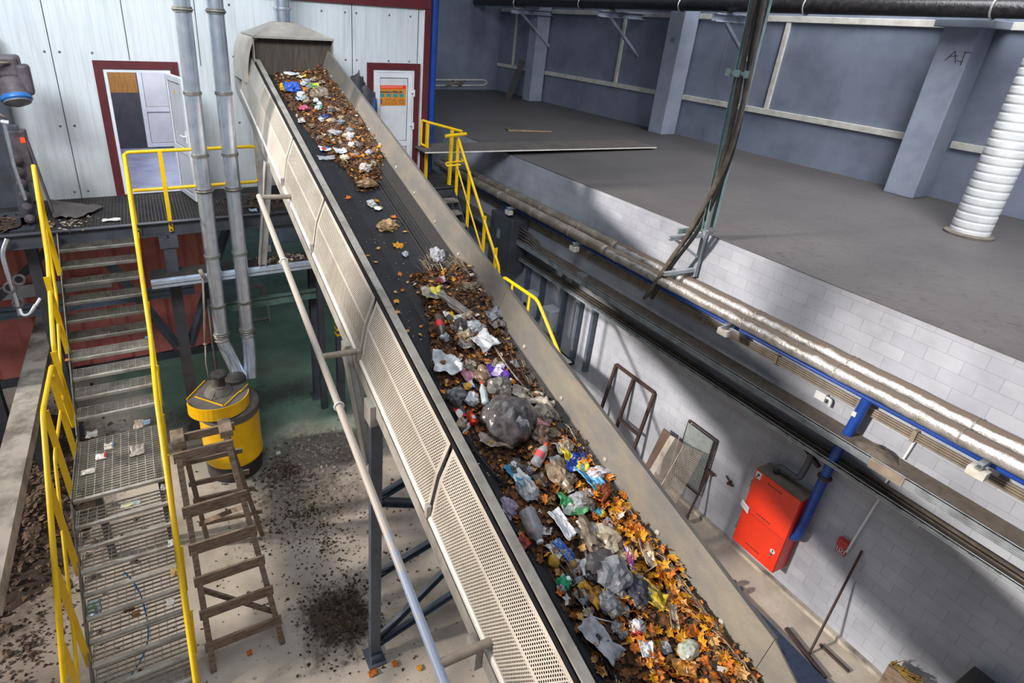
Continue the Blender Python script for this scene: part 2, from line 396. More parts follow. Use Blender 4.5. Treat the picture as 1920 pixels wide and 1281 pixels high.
# long row of windows high in the left wall (behind the photographer's left shoulder)
mb = MB()
LW = -9.0
mb.box((LW-.3, -6, -.2), (LW, 24, 2.2)); mb.box((LW-.3, -6, 11.6), (LW, 24, 24))  # unseen wall, extended far up to keep sun from passing over it
WIN = [(-6, -2.8), (-2.2, 1.2), (1.7, 5.6), (6.1, 9.9)]
ys = [-6]+[v for w in WIN for v in w]+[24]
for i in range(0, len(ys), 2):
    if ys[i+1] > ys[i]: mb.box((LW-.3, ys[i], 2.2), (LW, ys[i+1], 11.6))
mb.box((LW-.3, -6, 7.2), (LW, 24, 7.4))
struct('wall_left', mb, 'conc')
for k, (a, b) in enumerate(WIN):
    mb = MB()
    for lo, hi in ((2.2, 7.2), (7.4, 11.6)):
        for q in (a, b-.06): mb.box((LW-.2, q, lo), (LW-.1, q+.06, hi))
        for z in (lo, hi-.06): mb.box((LW-.2, a, z), (LW-.1, b, z+.06))
        mb.box((LW-.18, (a+b)/2-.03, lo), (LW-.12, (a+b)/2+.03, hi)); mb.box((LW-.18, a, (lo+hi)/2-.03), (LW-.12, b, (lo+hi)/2+.03))
    struct('window_%d' % (k+1), mb, 'white')

# metal cabin at the far end: front wall with two door openings
D1 = (-.405, .50, 3.63, 5.535)      # clear opening x0,x1,z0,z1 of the open door
D2 = (3.80, 4.60, 3.62, 5.60)
CX0, CX1, CT = -7.5, 4.87, 7.6
mb = MB()
y0, y1 = YB, YB+.12
for x0, x1, z0, z1 in ((CX0, D1[0], 3.35, CT), (D1[1], D2[0], 3.35, CT), (D2[1], CX1, 3.35, CT), (D1[0], D1[1], D1[3], CT), (D2[0], D2[1], D2[3], CT), (D1[0], D1[1], 3.35, D1[2]), (D2[0], D2[1], 3.35, D2[2])):
    mb.box((x0, y0, z0), (x1, y1, z1))
o = struct('wall_back', mb, 'zinc')
mb = MB(); mb.box((CX1-.12, YB, 3.35), (CX1, YB+4, CT)); struct('wall_cabin_right', mb, 'zinc')
mb = MB()                                     # panel seams and screw heads of the cabin wall
for x, zt, zb in ((-1.0, CT, 3.6), (-.03, CT, 5.66), (.95, CT, 5.6), (1.35, CT, 3.7), (3.42, CT, 5.2), (4.66, CT, 5.72)):
    mb.box((x-.006, YB-.004, zb), (x+.006, YB, zt))
struct('trim_1', mb, 'dark_steel')
mb = MB()
for x in (-2.6, -1.75, -1.08, -.9, -.5, .8, 1.25, 1.45, 2.2, 2.9, 3.3, 3.5, 4.1, 4.5):
    for z in (3.72, 4.72, 5.75, 6.5):
        if D1[0]-.15 < x < D1[1]+.12 and z < 5.7 or (3.6 < x and z < 5.7): continue
        mb.lathe((x, YB, z), (0, -1, 0), [(.018, 0), (.018, .004), (.008, .012)], 8)
struct('trim_2', mb, 'galv')
mb = MB(); mb.box((1.95, YB-.05, 6.63), (CX1+.02, YB+.1, 6.95)); struct('trim_3', mb, 'maroon', bevel=.01)
mb = MB(); mb.box((CX1-.1, YB-.04, 3.3), (CX1+.03, YB+.14, 6.63)); struct('trim_4', mb, 'maroon', bevel=.01)
mb = MB(); mb.box((CX1-.13, YB-.045, 3.3), (CX1-.108, YB, 6.62)); struct('trim_5', mb, 'white')
# the lobby seen through the open door
mb = MB(); mb.box((-2.2, YB+.12, 3.45), (2.6, 14.2, ZP)); struct('floor_lobby', mb, paint('lobby_floor', '#8a8ea6', '#6f7288', 2.5, .35))
mb = MB(); mb.box((-2.2, 14.0, ZP), (2.6, 14.2, 6.6)); struct('wall_lobby_far', mb, 'panel_grey')
mb = MB(); mb.box((-2.2, 13.96, 4.75), (.02, 14.0, 6.4)); struct('trim_6', mb, paint('wood_cladding', '#a8763a', '#8c5f2c', 4, .5, stretch=(8, 1, 1)))
mb = MB(); mb.box((-2.2, 13.95, ZP), (.02, 14.0, 4.75)); struct('trim_7', mb, paint('dark_wainscot', '#45424a', '#37353b', 4, .6))
mb = MB(); mb.box((2.5, YB+.12, ZP), (2.6, 14, 6.6)); mb.box((-2.3, YB+.12, ZP), (-2.2, 14, 6.6)); mb.box((-2.3, YB+.12, 6.6), (2.6, 14.2, 6.7)); struct('wall_lobby_side', mb, 'panel_grey')

def frame_door(name, D, leaf_open):
    x0, x1, z0, z1 = D
    root = bpy.data.objects.new(name, None); COL.objects.link(root); root.location = ((x0+x1)/2, YB, z0); root['kind'] = 'structure'
    f = MB(); w = .115
    for a, b, c, d in ((x0-w, x0, z0-.02, z1), (x1, x1+w, z0-.02, z1), (x0-w, x1+w, z1, z1+w)):
        f.box((a, YB-.035, c), (b, YB-.001, d))
    for a, b, c, d in ((x0-w*.45, x0-.004, z0-.02, z1), (x1+.004, x1+w*.45, z0-.02, z1), (x0-w*.45, x1+w*.45, z1+.004, z1+w*.45)):
        f.box((a, YB-.05, c), (b, YB-.036, d))
    f.build('door_surround', 'maroon', root)
    j = MB(); t = .045
    for a, b, c, d in ((x0+.001, x0+t, z0+.001, z1-t), (x1-t, x1-.001, z0+.001, z1-t), (x0+.001, x1-.001, z1-t, z1-.001), (x0+t, x1-t, z0+.001, z0+.03)):
        j.box((a, YB-.028, c), (b, YB+.12, d))
    j.build('door_jamb', 'white', root)
    return root
def pvc_leaf(root, R, O, w, h, mid, parts):
    """white plastic leaf; R,O map leaf-plane (u along width, v thickness, z) to the world"""
    def P(u, v, z): return O+R@V((u, v, z))
    def bx(mb, u0, u1, v0, v1, a, b, mi=0):
        vs = [P(u, v, z) for u in (u0, u1) for v in (v0, v1) for z in (a, b)]
        mb.add(vs, [(0,1,3,2),(4,6,7,5),(0,4,5,1),(2,3,7,6),(0,2,6,4),(1,5,7,3)], mi)
    fr = MB(); s = .085
    for a, b, c, d in ((0, s, 0, h), (w-s, w, 0, h), (s, w-s, 0, s), (s, w-s, h-s, h), (s, w-s, mid-.05, mid+.05)): bx(fr, a, b, -.035, .035, c, d)
    lf = fr.build('door_leaf', 'white', root, bevel=.005)
    pn = MB(); bx(pn, s, w-s, -.015, .015, s, mid-.05); bx(pn, s, w-s, -.015, .015, mid+.05, h-s)
    pn.build('door_panel', paint('door_infill', '#cfd0d3', '#bfc0c2', 2, .4), lf)
    gk = MB()
    for c, d in ((s, mid-.05), (mid+.05, h-s)):
        for sd in (-1, 1):
            for a, b, e, g in ((s, s+.008, c, d), (w-s-.008, w-s, c, d), (s, w-s, c, c+.008), (s, w-s, d-.008, d)): bx(gk, a, b, sd*.017-.002, sd*.017+.002, e, g)
    gk.build('gasket', 'black', lf)
    return P, bx, lf
r1 = frame_door('door_1', D1, True)
ang = math.radians(-127)                     # leaf swung out towards the platform
hinge = V((D1[1]-.06, YB-.04, D1[2]+.02))
R1 = Matrix.Rotation(math.radians(-77), 3, 'Z')
P, bx, lf = pvc_leaf(r1, R1, hinge, .78, 1.84, .75, None)
h = MB(); h.tube([P(.70, -.04, 1.0), P(.70, -.08, 1.0), P(.60, -.085, 1.0)], .012, 8); bx(h, .68, .72, -.045, -.03, .9, 1.08); h.build('door_handle', 'white', r1)
st = MB(); bx(st, .36, .40, -.02, -.0155, 1.58, 1.64); st.build('door_sticker', 'yellow', r1)
r2 = frame_door('door_2', D2, False)
P, bx, lf = pvc_leaf(r2, Matrix.Identity(3), V((D2[0]+.04, YB-.01, D2[2]+.03)), D2[1]-D2[0]-.08, D2[3]-D2[2]-.08, .62, None)
for z in (1.55, .95, .2):
    h = MB(); bx(h, .69, .76, -.06, -.034, z, z+.03); h.tube([P(.755, -.05, z-.06), P(.755, -.05, z+.06)], .016, 8); h.build('hinge', 'white', r2)
# inner lobby door
r3 = bpy.data.objects.new('door_3', None); COL.objects.link(r3); r3.location = (.55, 13.95, ZP); r3['kind'] = 'structure'
P, bx, lf = pvc_leaf(r3, Matrix.Identity(3), V((.04, 13.93, ZP+.02)), 1.02, 2.0, .78, None)
h = MB(); h.tube([P(.94, -.04, 1.05), P(.94, -.09, 1.05), P(.8, -.09, 1.05)], .014, 8); bx(h, .92, .96, -.045, -.03, .95, 1.13); h.build('door_handle', 'white', r3)

# poster on the closed door
pst = thing('safety_poster', (4.2, YB-.04, 5.0), 'orange illustrated poster with red heading stuck on the closed white door', 'poster')
def flat(nm, x0, x1, z0, z1, y, m, par=pst, t=.002):
    b = MB(); b.box((x0, y-t, z0), (x1, y, z1)); return b.build(nm, m, par)
pa, pb = at(708, 160, Y=YB-.04), at(761, 198, Y=YB-.04)
X0, X1, Z1, Z0 = pa.x, pb.x, pa.z, pb.z; W_, H_ = X1-X0, Z1-Z0
flat('sheet', X0, X1, Z0, Z1, YB-.028, paint('poster_orange', '#c5852f', '#b5722a', 6, .4))
flat('heading', X0, X1, Z1-.17*H_, Z1, YB-.030, 'red')
b = MB()
for k in range(2): b.box((X0+.12*W_, YB-.0335, Z1-(.06+.055*k)*H_), (X1-.12*W_, YB-.032, Z1-(.045+.055*k)*H_))
b.build('heading_line', paint('pale_print', '#e7b9ab'), pst)
b = MB(); rr = random.Random(3)
for k in range(9):
    u = X0+(.1+.085*k)*W_; b.box((u, YB-.032, Z1-.36*H_), (u+.075*W_, YB-.030, Z1-(.27+.06*rr.random())*H_))
b.build('picture_strip', paint('print_dark_blue', '#27313f', '#4a5566', 30), pst)
for k in range(4):
    u = X0+(.1+.225*k)*W_; flat('picture_square', u, u+.14*W_, Z0+.43*H_, Z0+.6*H_, YB-.030, paint('print_teal', '#2f8e98', '#216f7c', 40))
flat('figure', X0+.12*W_, X0+.16*W_, Z0+.1*H_, Z0+.32*H_, YB-.030, paint('print_blue', '#2b4a86'))
b = MB()
for r_ in range(4):
    for k in range(12):
        if rr.random() < .75: u = X0+(.27+.056*k)*W_; b.box((u, YB-.0315, Z0+(.07+.075*r_)*H_), (u+.045*W_, YB-.030, Z0+(.10+.075*r_)*H_))
b.build('print_marks', paint('print_brown', '#8a3a22'), pst)

# ------------------------------------------------------------------ upper floor: columns, rails, pipe
cdef = [(12.0, 17.45, .5, .45), (12.0, 11.35, .5, .48), (11.98, 5.33, .54, .5), (12.0, -.6, .54, .5)]
cl = ['far grey steel column at the dark end of the upper floor', 'grey steel column second from the far end of the upper floor', 'nearest grey steel column on the upper floor with a dark scribble high up', 'grey steel column out beyond the right edge']
for k, (x, y, w, d) in enumerate(cdef[:3]):
    t = thing('steel_column', (x+w/2, y, ZL), cl[k], 'column', 'grey columns of the upper floor')
    b = MB(); b.box((x, y-d/2, ZL), (x+w, y+d/2, 8.2)); b.build('shaft', 'col_grey', t, bevel=.015)
    if k == 2:
        b = MB(); b.box((x-.1, y-d/2-.2, 6.86), (x+.55, y+d/2+.12, 6.98)); b.box((x-.05, y-d/2-.12, 6.98), (x+.5, y+d/2+.06, 7.12)); b.build('bracket', 'col_grey', t, bevel=.01)
        b = MB()
        for p, q in (((.3,.0),(.42,.16)),((.42,.16),(.5,-.02)),((.34,.07),(.5,.09)),((.5,.02),(.62,.0)),((.6,.16),(.6,-.05)),((.58,.15),(.7,.15))):
            b.bar((x-.004, y+.3-p[0]*.8, 6.35+p[1]), (x-.004, y+.3-q[0]*.8, 6.35+q[1]), .012, .004, (1, 0, 0))
        b.build('paint_mark', 'dark_steel', t)
    else:
        b = MB(); b.box((x-.004, y-.06, 6.3), (x, y+.05, 6.4)); b.build('paint_mark', paint('grey_mark%d' % k, '#6d7078'), t)
XR = 12.55
def girt(y0, y1, z, lab):
    b = MB(); b.box((XR-.07, y0, z-.06), (XR, y1, z+.06)); o = b.build('wall_rail', 'cream_steel', bevel=.008); tag(o, lab, 'rail', 'white rails on the upper wall')
bays = [(17.7, 20.35, 'dark far bay'), (11.6, 17.2, 'bay beyond the second column'), (5.6, 11.1, 'wide bay crossed by the cables'), (-.3, 5.05, 'bay right of the nearest column')]
for a, b_, w in bays:
    girt(a, b_, 5.02, 'lower white horizontal rail on the grey wall in the '+w)
    girt(a, b_, 6.92 if a > 5 else 6.92, 'upper white horizontal rail on the grey wall in the '+w)
for y, w in ((19.3, 'dark far bay'), (13.7, 'bay beyond the second grey column'), (8.72, 'wide bay behind the hanging cables')):
    b = MB(); b.box((XR-.06, y-.05, 5.08), (XR, y+.05, 6.86)); o = b.build('wall_rail', 'cream_steel', bevel=.008)
    tag(o, 'white vertical post between the wall rails in the '+w, 'rail', 'white rails on the upper wall')
b = MB()
for y in (10.2, 7.2, 3.6): b.box((XR-.006, y-.008, ZL), (XR, y+.008, 8))
struct('trim_8', b, 'panel_grey')
# insulated pipe high along the upper wall
yA = at(873, 12, X=11.3)
t = thing('overhead_pipe', (11.3, 8, 6.9), 'long black wrapped pipe running overhead along the upper grey wall', 'pipe')
b = MB(); pz = at(1500, 12, X=11.3).z
b.tube([(11.3, min(yA.y, 20.2), pz+.02), (11.3, 8, pz), (11.3, -2, pz)], .13, 14)
b.tube([(11.62, min(yA.y, 20.2)-.3, pz+.07), (11.62, -2, pz+.05)], .13, 14)
pp = b.build('pipe', paint('black_pipe_wrap', '#201f21', '#393436', 10, .3, .2, .7, bscale=25), t, smooth=True)
for y in (17.5, 14.2, 10.6, 7.6, 4.7, 2.2):
    b = MB(); b.tube(arc((11.3, y, pz), (1, 0, 0), (0, 0, 1), .145, 0, 2*PI, 16), .015, 6); b.build('band', 'foil', t)
for k, (y, lab) in enumerate(((17.2, 'far dark column'), (13.0, 'upper wall short of the far column'), (9.35, 'wall behind the hanging cables'))):
    t = thing('pipe_bracket', (11.9, y, pz-.3), 'grey steel bracket carrying the overhead pipe beside the '+lab, 'bracket', 'brackets of the overhead pipe')
    b = MB(); b.chan((10.95, y, pz-.24), (12.55, y, pz-.24), .12, .16, .02); b.build('arm', 'col_grey', t)
    b = MB(); b.bar((11.3, y, pz-.3), (12.55, y, pz-1.25), .07, .07); b.build('strut', 'col_grey', t)
    b = MB(); b.box((11.18, y-.05, pz-.16), (11.42, y+.05, pz-.12)); b.build('clamp', 'galv', t)
# white flexible duct standing on the upper floor
fb = at(1815, 440, Z=ZL); ft = at(1905, 190, X=fb.x)
t = thing('flexible_duct', fb, 'ribbed white flexible duct rising from the upper floor at the right edge', 'duct')
b = MB(); Lh = 3.2; N = 260; pr = []
for i in range(N): z = Lh*i/(N-1); f_ = (z/.115) % 1; pr.append((.228+.010*min(1, 6*f_, 6*(1-f_)), z))
b.lathe(fb, (0.0, 0.0, 1), pr, 28); b.build('hose', 'flex', t, smooth=True)
b = MB(); b.lathe(fb, (0,0,1), [(.3, 0), (.3, .03), (.25, .05)], 28); b.build('base_ring', 'dust', t, smooth='auto')
# planks
pA, pB = at(782, 278, Z=4.2), at(1208, 270, Z=4.12)
b = MB(); b.bar(pA, pB, .8, .03); o = b.build('plank', 'board_grey', bevel=.004); tag(o, 'long dusty plank bridging from the yellow railing onto the upper floor', 'plank')
e = MB(); sd = (pB-pA).normalized().cross(V((0,0,1))); q = .402*sd
e.bar(pA+q+V((0,0,-.001)), pB+q+V((0,0,-.001)), .012, .022); e.build('plank_edge', 'cream_steel', o, label='pale cut edge of the plank')
pA, pB = at(950, 243, Z=ZL+.02), at(1030, 245, Z=ZL+.02)
b = MB(); b.bar(pA, pB, .3, .035); o = b.build('plank', 'board_grey', bevel=.004); tag(o, 'short dark board with a yellow edge lying alone on the far upper floor', 'plank')
e = MB(); sd = (pB-pA).normalized().cross(V((0,0,1))); e.bar(pA+.15*sd+V((0,0,.004)), pB+.15*sd+V((0,0,.004)), .012, .03); e.build('plank_edge', 'wood_light', o)
pA = V((11.45, 17.95, ZL)); b = MB(); b.poly([pA, pA+V((.0, -.35, 0)), pA+V((.48, -.3, 1.25)), pA+V((.48, .0, 1.3))], (.05, .03, 0)); o = b.build('leaning_board', 'board_grey'); tag(o, 'dark board leaning against the far grey column', 'board')
# blue pole at the cabin corner and conduit rack on the far upper wall
b = MB(); b.lathe((5.07, 10.62, 0), (0,0,1), [(.085, 0), (.085, 8)], 18); o = b.build('blue_pole', 'blue', smooth='auto'); tag(o, 'glossy blue pole standing at the maroon corner of the metal cabin', 'pole')
t = thing('conduit_rack', (9.5, 20.3, 4.2), 'pale conduit with a loop low on the far dark wall of the upper floor', 'conduit')
b = MB(); p1 = at(815, 150, Y=20.365); p2 = at(908, 150, Y=20.365)
b.tube(rounded([p1, p2, p2+V((.15, 0, -.1)), p2+V((0, 0, -.2)), p1+V((0, 0, -.2))], .1), .035, 8); b.build('pipe_loop', 'cream_steel', t, smooth=True)
pm = at(858, 156, Y=20.25); b = MB()
for k in range(4): b.tube([pm+V((-.5+.1*k, 0, -.1+.07*k)), pm+V((.3-.05*k, -.03, .1-.07*k))], .025, 6)
b.build('coil', 'conduit', t, smooth=True)
# ------------------------------------------------------------------ inclined belt conveyor
cv = thing('belt_conveyor', (2.1, 4, 0), 'long inclined belt conveyor with perforated beige side covers climbing to the metal cabin', 'conveyor')
Y0, Y1 = -.6, 10.38
def ext(poly, ya, yb, mb, mi=0):               # (X, z') section swept along the belt
    k = len(poly); vs = [K(x, y, z) for y in (ya, yb) for x, z in poly]
    return mb.add(vs, [(i, (i+1) % k, k+(i+1) % k, k+i) for i in range(k)]+[tuple(range(k))[::-1], tuple(range(k, 2*k))], mi)
# belt: troughed
b = MB()
top = [(1.60, 2.98), (1.80, 2.84), (2.0, 2.80), (2.22, 2.80), (2.40, 2.84), (2.57, 2.96)]
ext(top+[(x, z-.015) for x, z in top[::-1]], Y0, Y1, b)
bl = b.build('belt', 'rubber', cv)
b = MB()
for k, (x, z) in enumerate(((2.36, 2.838), (2.395, 2.848), (2.43, 2.87), (2.475, 2.905))):
    ext([(x, z), (x+.012, z+.004), (x+.012, z+.016), (x, z+.012)], Y0, Y1, b)
b.build('belt_edge_ribs', 'rubber_skirt', bl)
b = MB(); ext([(2.47, 2.905), (2.60, 2.985), (2.60, 2.995), (2.47, 2.917)], Y0, Y1, b); b.build('rubber_skirt', 'rubber_skirt', cv)
b = MB(); ext([(1.66, 2.52), (2.52, 2.52), (2.52, 2.505), (1.66, 2.505)], Y0, Y1, b); b.build('return_belt', 'rubber', cv)
# frame beams and cross members
for sx, nm in ((1.43, 'left'), (2.70, 'right')):
    b = MB(); ext([(sx, 2.24), (sx+.07, 2.24), (sx+.07, 2.255), (sx+.015, 2.255), (sx+.015, 2.435), (sx+.07, 2.435), (sx+.07, 2.45), (sx, 2.45)], Y0, Y1, b); b.build('frame_beam', 'frame_grey', cv)
for k in range(7): b = MB(); b.bar(K(1.44, 1.5*k, 2.32), K(2.76, 1.5*k, 2.32), .06, .08); b.build('cross_member', 'leg_blue', cv)
b = MB(); ext([(1.5, 2.46), (2.72, 2.46), (2.72, 2.45), (1.5, 2.45)], Y0, Y1, b); b.build('under_pan', 'inner', cv)
# left cap rail
b = MB(); ext([(1.60, 3.09), (1.665, 3.085), (1.665, 2.93), (1.65, 2.93), (1.65, 3.07), (1.60, 3.07)], Y0, 9.33, b); b.build('cap_rail', 'rail_grey', cv)
b = MB(); ext([(1.582, 2.96), (1.60, 2.96), (1.60, 3.05), (1.582, 3.05)], Y0, 9.33, b); b.build('rail_backing', 'inner', cv)
# left cover panels, each with its own perforated faces
BT, FD, TP = (1.425, 2.455), (1.485, 2.80), (1.574, 3.045)
joints = [-.3, 1.23, 2.73, 4.22, 5.75, 7.05, 8.62, 9.8]
def lerp(a, c, t): return tuple(x+(y-x)*t for x, y in zip(a, c))
for i in range(len(joints)-1):
    ya, yb = joints[i]+.019, joints[i+1]-.019
    solid = i >= 6; lowsolid = i >= 5
    b = MB(); m = .03
    for (A, B_, sol, v0) in ((BT, FD, lowsolid, 0), (FD, TP, solid, .4)):
        L = math.hypot(B_[0]-A[0], B_[1]-A[1]); ta, tb = (.045 if A is BT else .012)/L, 1-(.012 if A is BT else .03)/L
        def pt(y, t): x, z = lerp(A, B_, t); return K(x, y, z)
        def q(y_a, y_b, t_a, t_b, mi):
            b.quad(pt(y_a, t_a), pt(y_b, t_a), pt(y_b, t_b), pt(y_a, t_b), mi, [(y_a, v0+t_a*L), (y_b, v0+t_a*L), (y_b, v0+t_b*L), (y_a, v0+t_b*L)])
        if sol: q(ya, yb, 0, 1, 0)
        else:
            q(ya, ya+m, 0, 1, 0); q(yb-m, yb, 0, 1, 0); q(ya+m, yb-m, 0, ta, 0); q(ya+m, yb-m, tb, 1, 0); q(ya+m, yb-m, ta, tb, 1)
    for y in (ya, yb):                         # folded end flanges
        d = .03
        b.quad(K(BT[0], y, BT[1]), K(FD[0], y, FD[1]), K(FD[0]+d, y, FD[1]-.01), K(BT[0]+d, y, BT[1]), 0, [(0,0)]*4)
        b.quad(K(FD[0], y, FD[1]), K(TP[0], y, TP[1]), K(TP[0], y, TP[1]-d), K(FD[0]+d, y, FD[1]-.01), 0, [(0,0)]*4)
    b.quad(K(BT[0], ya, BT[1]), K(BT[0], yb, BT[1]), K(BT[0]+.03, yb, BT[1]), K(BT[0]+.03, ya, BT[1]), 0, [(0,0)]*4)
    b.quad(K(TP[0], ya, TP[1]), K(TP[0], yb, TP[1]), K(TP[0]+.01, yb, TP[1]-.02), K(TP[0]+.01, ya, TP[1]-.02), 0, [(0,0)]*4)
    pn = b.build('side_cover', ['panel_solid', 'perf'], cv, label='plain beige side cover' if solid else None)
    # joint latch and bright lower lip
    s = MB(); ext([(1.411, 2.458), (1.43, 2.455), (1.43, 2.49), (1.416, 2.478)], ya, yb, s); s.build('lower_lip', paint('white_lip', '#d3cec7', None, 3, .4) if i == 0 else MT['lip'], pn) if i else None
    if i == 0: MT['lip'] = paint('pale_lip', '#d3cec7', None, 3, .4); s.build('lower_lip', 'lip', pn)
    if 0 < i < 6:
        s = MB(); p = K(1.415, joints[i], 2.52); s.box(tuple(p+V((-.015, -.02, -.05))), tuple(p+V((.02, .02, .05)))); s.build('latch', 'frame_grey', pn)
# inner side plates (dark tray behind the covers)
for x in (1.58, 2.62):
    b = MB(); ext([(x, 2.46), (x+.012, 2.46), (x+.012, 2.97), (x, 2.97)], Y0, Y1, b); b.build('inner_plate', 'inner', cv)
# right guard
gs = [.2, .96, 3.86, 7.0, 9.33]
GL, GT = (2.565, 2.925), (2.675, 3.235)
for i in range(4):
    ya, yb = gs[i]+.0015, gs[i+1]-.0015
    b = MB()
    if i == 0:
        vs = [K(GL[0], ya, GL[1]), K(GL[0], yb, GL[1]), K(GT[0], yb, GT[1]), K(GL[0]+.03, ya, GL[1]+.08)]
        b.poly(vs, (.012, 0, 0))
    else: ext([GL, GT, (GT[0]+.035, GT[1]-.005), (GT[0]+.035, GT[1]-.02), (GT[0]+.012, GT[1]-.015), (GL[0]+.012, GL[1])], ya, yb, b)
    g = b.build('guard_plate', 'guard', cv)
    if i:
        y = ya+.25
        nrm = V((-(GT[1]-GL[1]), 0, GT[0]-GL[0])).normalized()
        while y < yb-.1:
            x, z = lerp(GL, GT, .34); b = MB(); b.lathe(K(x, y, z), nrm, [(.02, 0), (.017, .008), (.004, .012)], 8); b.build('bolt', 'frame_grey', g); y += .55
        b = MB()
        for t0 in (.12, .2): x, z = lerp(GL, GT, t0); ext([(x-.004, z), (x, z), (x+.002, z+.006), (x-.002, z+.006)], ya, yb, b)
        b.build('pressed_groove', 'guard', g)
b = MB(); ext([(2.70, 3.21), (2.78, 2.8), (2.80, 2.45), (2.785, 2.45), (2.765, 2.8), (2.685, 3.2)], .9, 9.33, b); b.build('outer_cover', 'blue_mat', cv)
# hood and exhaust outlet at the top
HF, HB = 9.33, YB-.02
hx0, hx1, hz0, hz1 = 1.60, 2.76, 5.66, 6.12
b = MB()
b.box((hx0-.012, HF, hz0), (hx0, HB, hz1)); b.box((hx1, HF, hz0), (hx1+.012, HB, hz1)); b.box((hx0, HB-.02, hz0), (hx1, HB, hz1))
c = V(((hx0+hx1)/2-.06, 9.75, 6.31)); r_ = .15
cs = [V((hx0-.012, HF-.02, hz1)), V((hx1+.012, HF-.02, hz1)), V((hx1+.012, HB, hz1)), V((hx0-.012, HB, hz1))]
tp = [c+V((-r_, -r_, 0)), c+V((r_, -r_, 0)), c+V((r_, r_, 0)), c+V((-r_, r_, 0))]
b.add(cs+tp, [(0,1,5,4),(1,2,6,5),(2,3,7,6),(3,0,4,7)])
b.box((hx0-.02, HF-.03, hz1-.03), (hx1+.02, HF, hz1))
hd = b.build('hood', paint('hood_grey', '#a29c94', '#857f78', 3, .5), cv)
b = MB(); b.box((hx0, HF+.10, 5.55), (hx1, HF+.112, hz1-.01)); b.build('rubber_curtain', paint('rusty_curtain', '#3f3832', '#57493c', 4, .7, stretch=(6, 1, 1)), hd)
b = MB(); prof = []
for i in range(11): a = PI*i/20; prof.append((1.60-.17*math.sin(a), hz1-.02-.62*(1-math.cos(a))))
def hs(u, v):
    i = u*10; k = min(int(i), 9); x, z = lerp(prof[k], prof[k+1], i-k); return V((x, HF+.05+v*(HB-HF-.05), z))
b.grid(11, 2, hs); b.grid(11, 2, lambda u, v: hs(u, v)+V((.012, 0, -.01)))
b.add([hs(i/10, 0) for i in range(11)]+[hs(i/10, 0)+V((.06, 0, -.03)) for i in range(11)], [(i, i+1, 12+i, 11+i) for i in range(10)])
b.build('hood_side', 'panel_solid', hd, smooth='auto')
b = MB(); b.lathe(c, (0,0,1), [(.125, -.02), (.125, .16), (.14, .165), (.14, .19), (.12, .2), (.12, .9), (.13, .91), (.13, .95), (.12, .96), (.12, 1.6)], 24); b.build('exhaust_duct', 'duct', hd, smooth='auto')
# support trestle near the camera
def post(mb, x, y, z1, z0=0, w=.1, d=.06, flip=1): mb.chan((x, y, z0), (x, y, z1), d, w, .012, (1, 0, 0), flip=flip)
for x, f in ((1.46, 1), (2.74, -1)):
    b = MB(); post(b, x, 3.9, K(x, 3.9, 2.28).z, .02, .11, .07, f); lg = b.build('leg', 'leg_blue', cv)
    b = MB(); b.box((x-.1, 3.78, 0), (x+.1, 4.02, .02)); b.box((x-.06, 3.82, .02), (x+.06, 3.86, .1)); b.build('foot_plate', 'leg_blue', lg)
for (xa, za), (xb, zb) in (((1.5, .22), (2.7, 1.25)), ((1.5, .16), (2.7, .55)), ((1.5, 1.25), (2.7, 1.62)), ((1.5, 2.3), (2.7, 2.75)), ((1.5, 2.25), (2.7, 1.7)), ((1.5, 3.2), (2.7, 3.2))):
    b = MB(); b.chan((xa, 3.93, za), (xb, 3.93, zb), .05, .085, .008); b.build('cross_brace', 'leg_blue', cv)
b = MB(); b.ibeam((1.43, 3.97, 2.72), (1.41, 4.52, 3.66), .11, .1, .014, (1, 0, 0)); b.build('knee_brace', 'frame_grey', cv)
for lo, hi in ((K(1.38, 4.5, 2.2), K(1.45, 4.62, 2.34)), (K(1.38, 3.82, 2.14), K(1.45, 3.98, 2.3)), (K(1.38, 1.9, 2.2), K(1.45, 2.02, 2.36))):
    b = MB(); b.box(tuple(lo), tuple(hi)); b.build('gusset', 'frame_grey', cv)
# upper posts under the head of the conveyor
b = MB(); b.box((2.37, 8.16, 0), (2.49, 8.28, 4.55)); lg = b.build('leg', 'dark_steel', cv)
b = MB()
for k in range(3):
    b = MB(); b.box((2.362, 8.152, 1.62+.1*k), (2.498, 8.288, 1.66+.1*k)); b.build('hazard_band', 'yellow', lg)
for x in (1.49, 2.68):
    b = MB(); b.chan((x, 8.95, 2.95), (x, 8.95, K(x, 8.95, 2.3).z), .07, .12, .012, (1, 0, 0)); b.build('leg', 'frame_grey', cv)
b = MB(); b.ibeam((1.30, 8.3, 3.0), (1.42, 7.9, 4.62), .1, .1, .012, (1, 0, 0)); b.build('knee_brace', 'frame_grey', cv)
n = NT('worn_pipe'); s_ = n.new('ShaderNodeSeparateXYZ'); n.ln(n.coord(), s_.inputs[0])
pipem = n.set(n.mix(n.ramp(n.math('ADD', n.math('MULTIPLY', n.math('ADD', s_.outputs[1], 1.5), .3), n.noise(9, 4)), [(.42, '#ffffff'), (.62, '#000000')]), '#b0a69c', '#98a3ba'), .45)
# round guard pipe along the left side with stand-offs
GP = 2.55
b = MB(); b.tube([K(1.08, 1.0, GP), K(1.08, 1.9, GP), K(1.08, 4.2, GP), K(1.08, 6.75, GP)], .03, 12); gp = b.build('guard_pipe', pipem, cv, smooth='auto')
for y in (1.85, 4.25, 6.72):
    b = MB(); b.tube([K(1.08, y, GP), K(1.44, y, GP-.02)], .028, 10); b.build('stand_off', 'conduit', gp, smooth='auto')
for y in (3.72, 5.55): b = MB(); b.tube(arc(K(1.08, y, GP), (1,0,0), (0,0,1), .038, 0, 2*PI, 12), .008, 6); b.build('clip', 'white', gp)
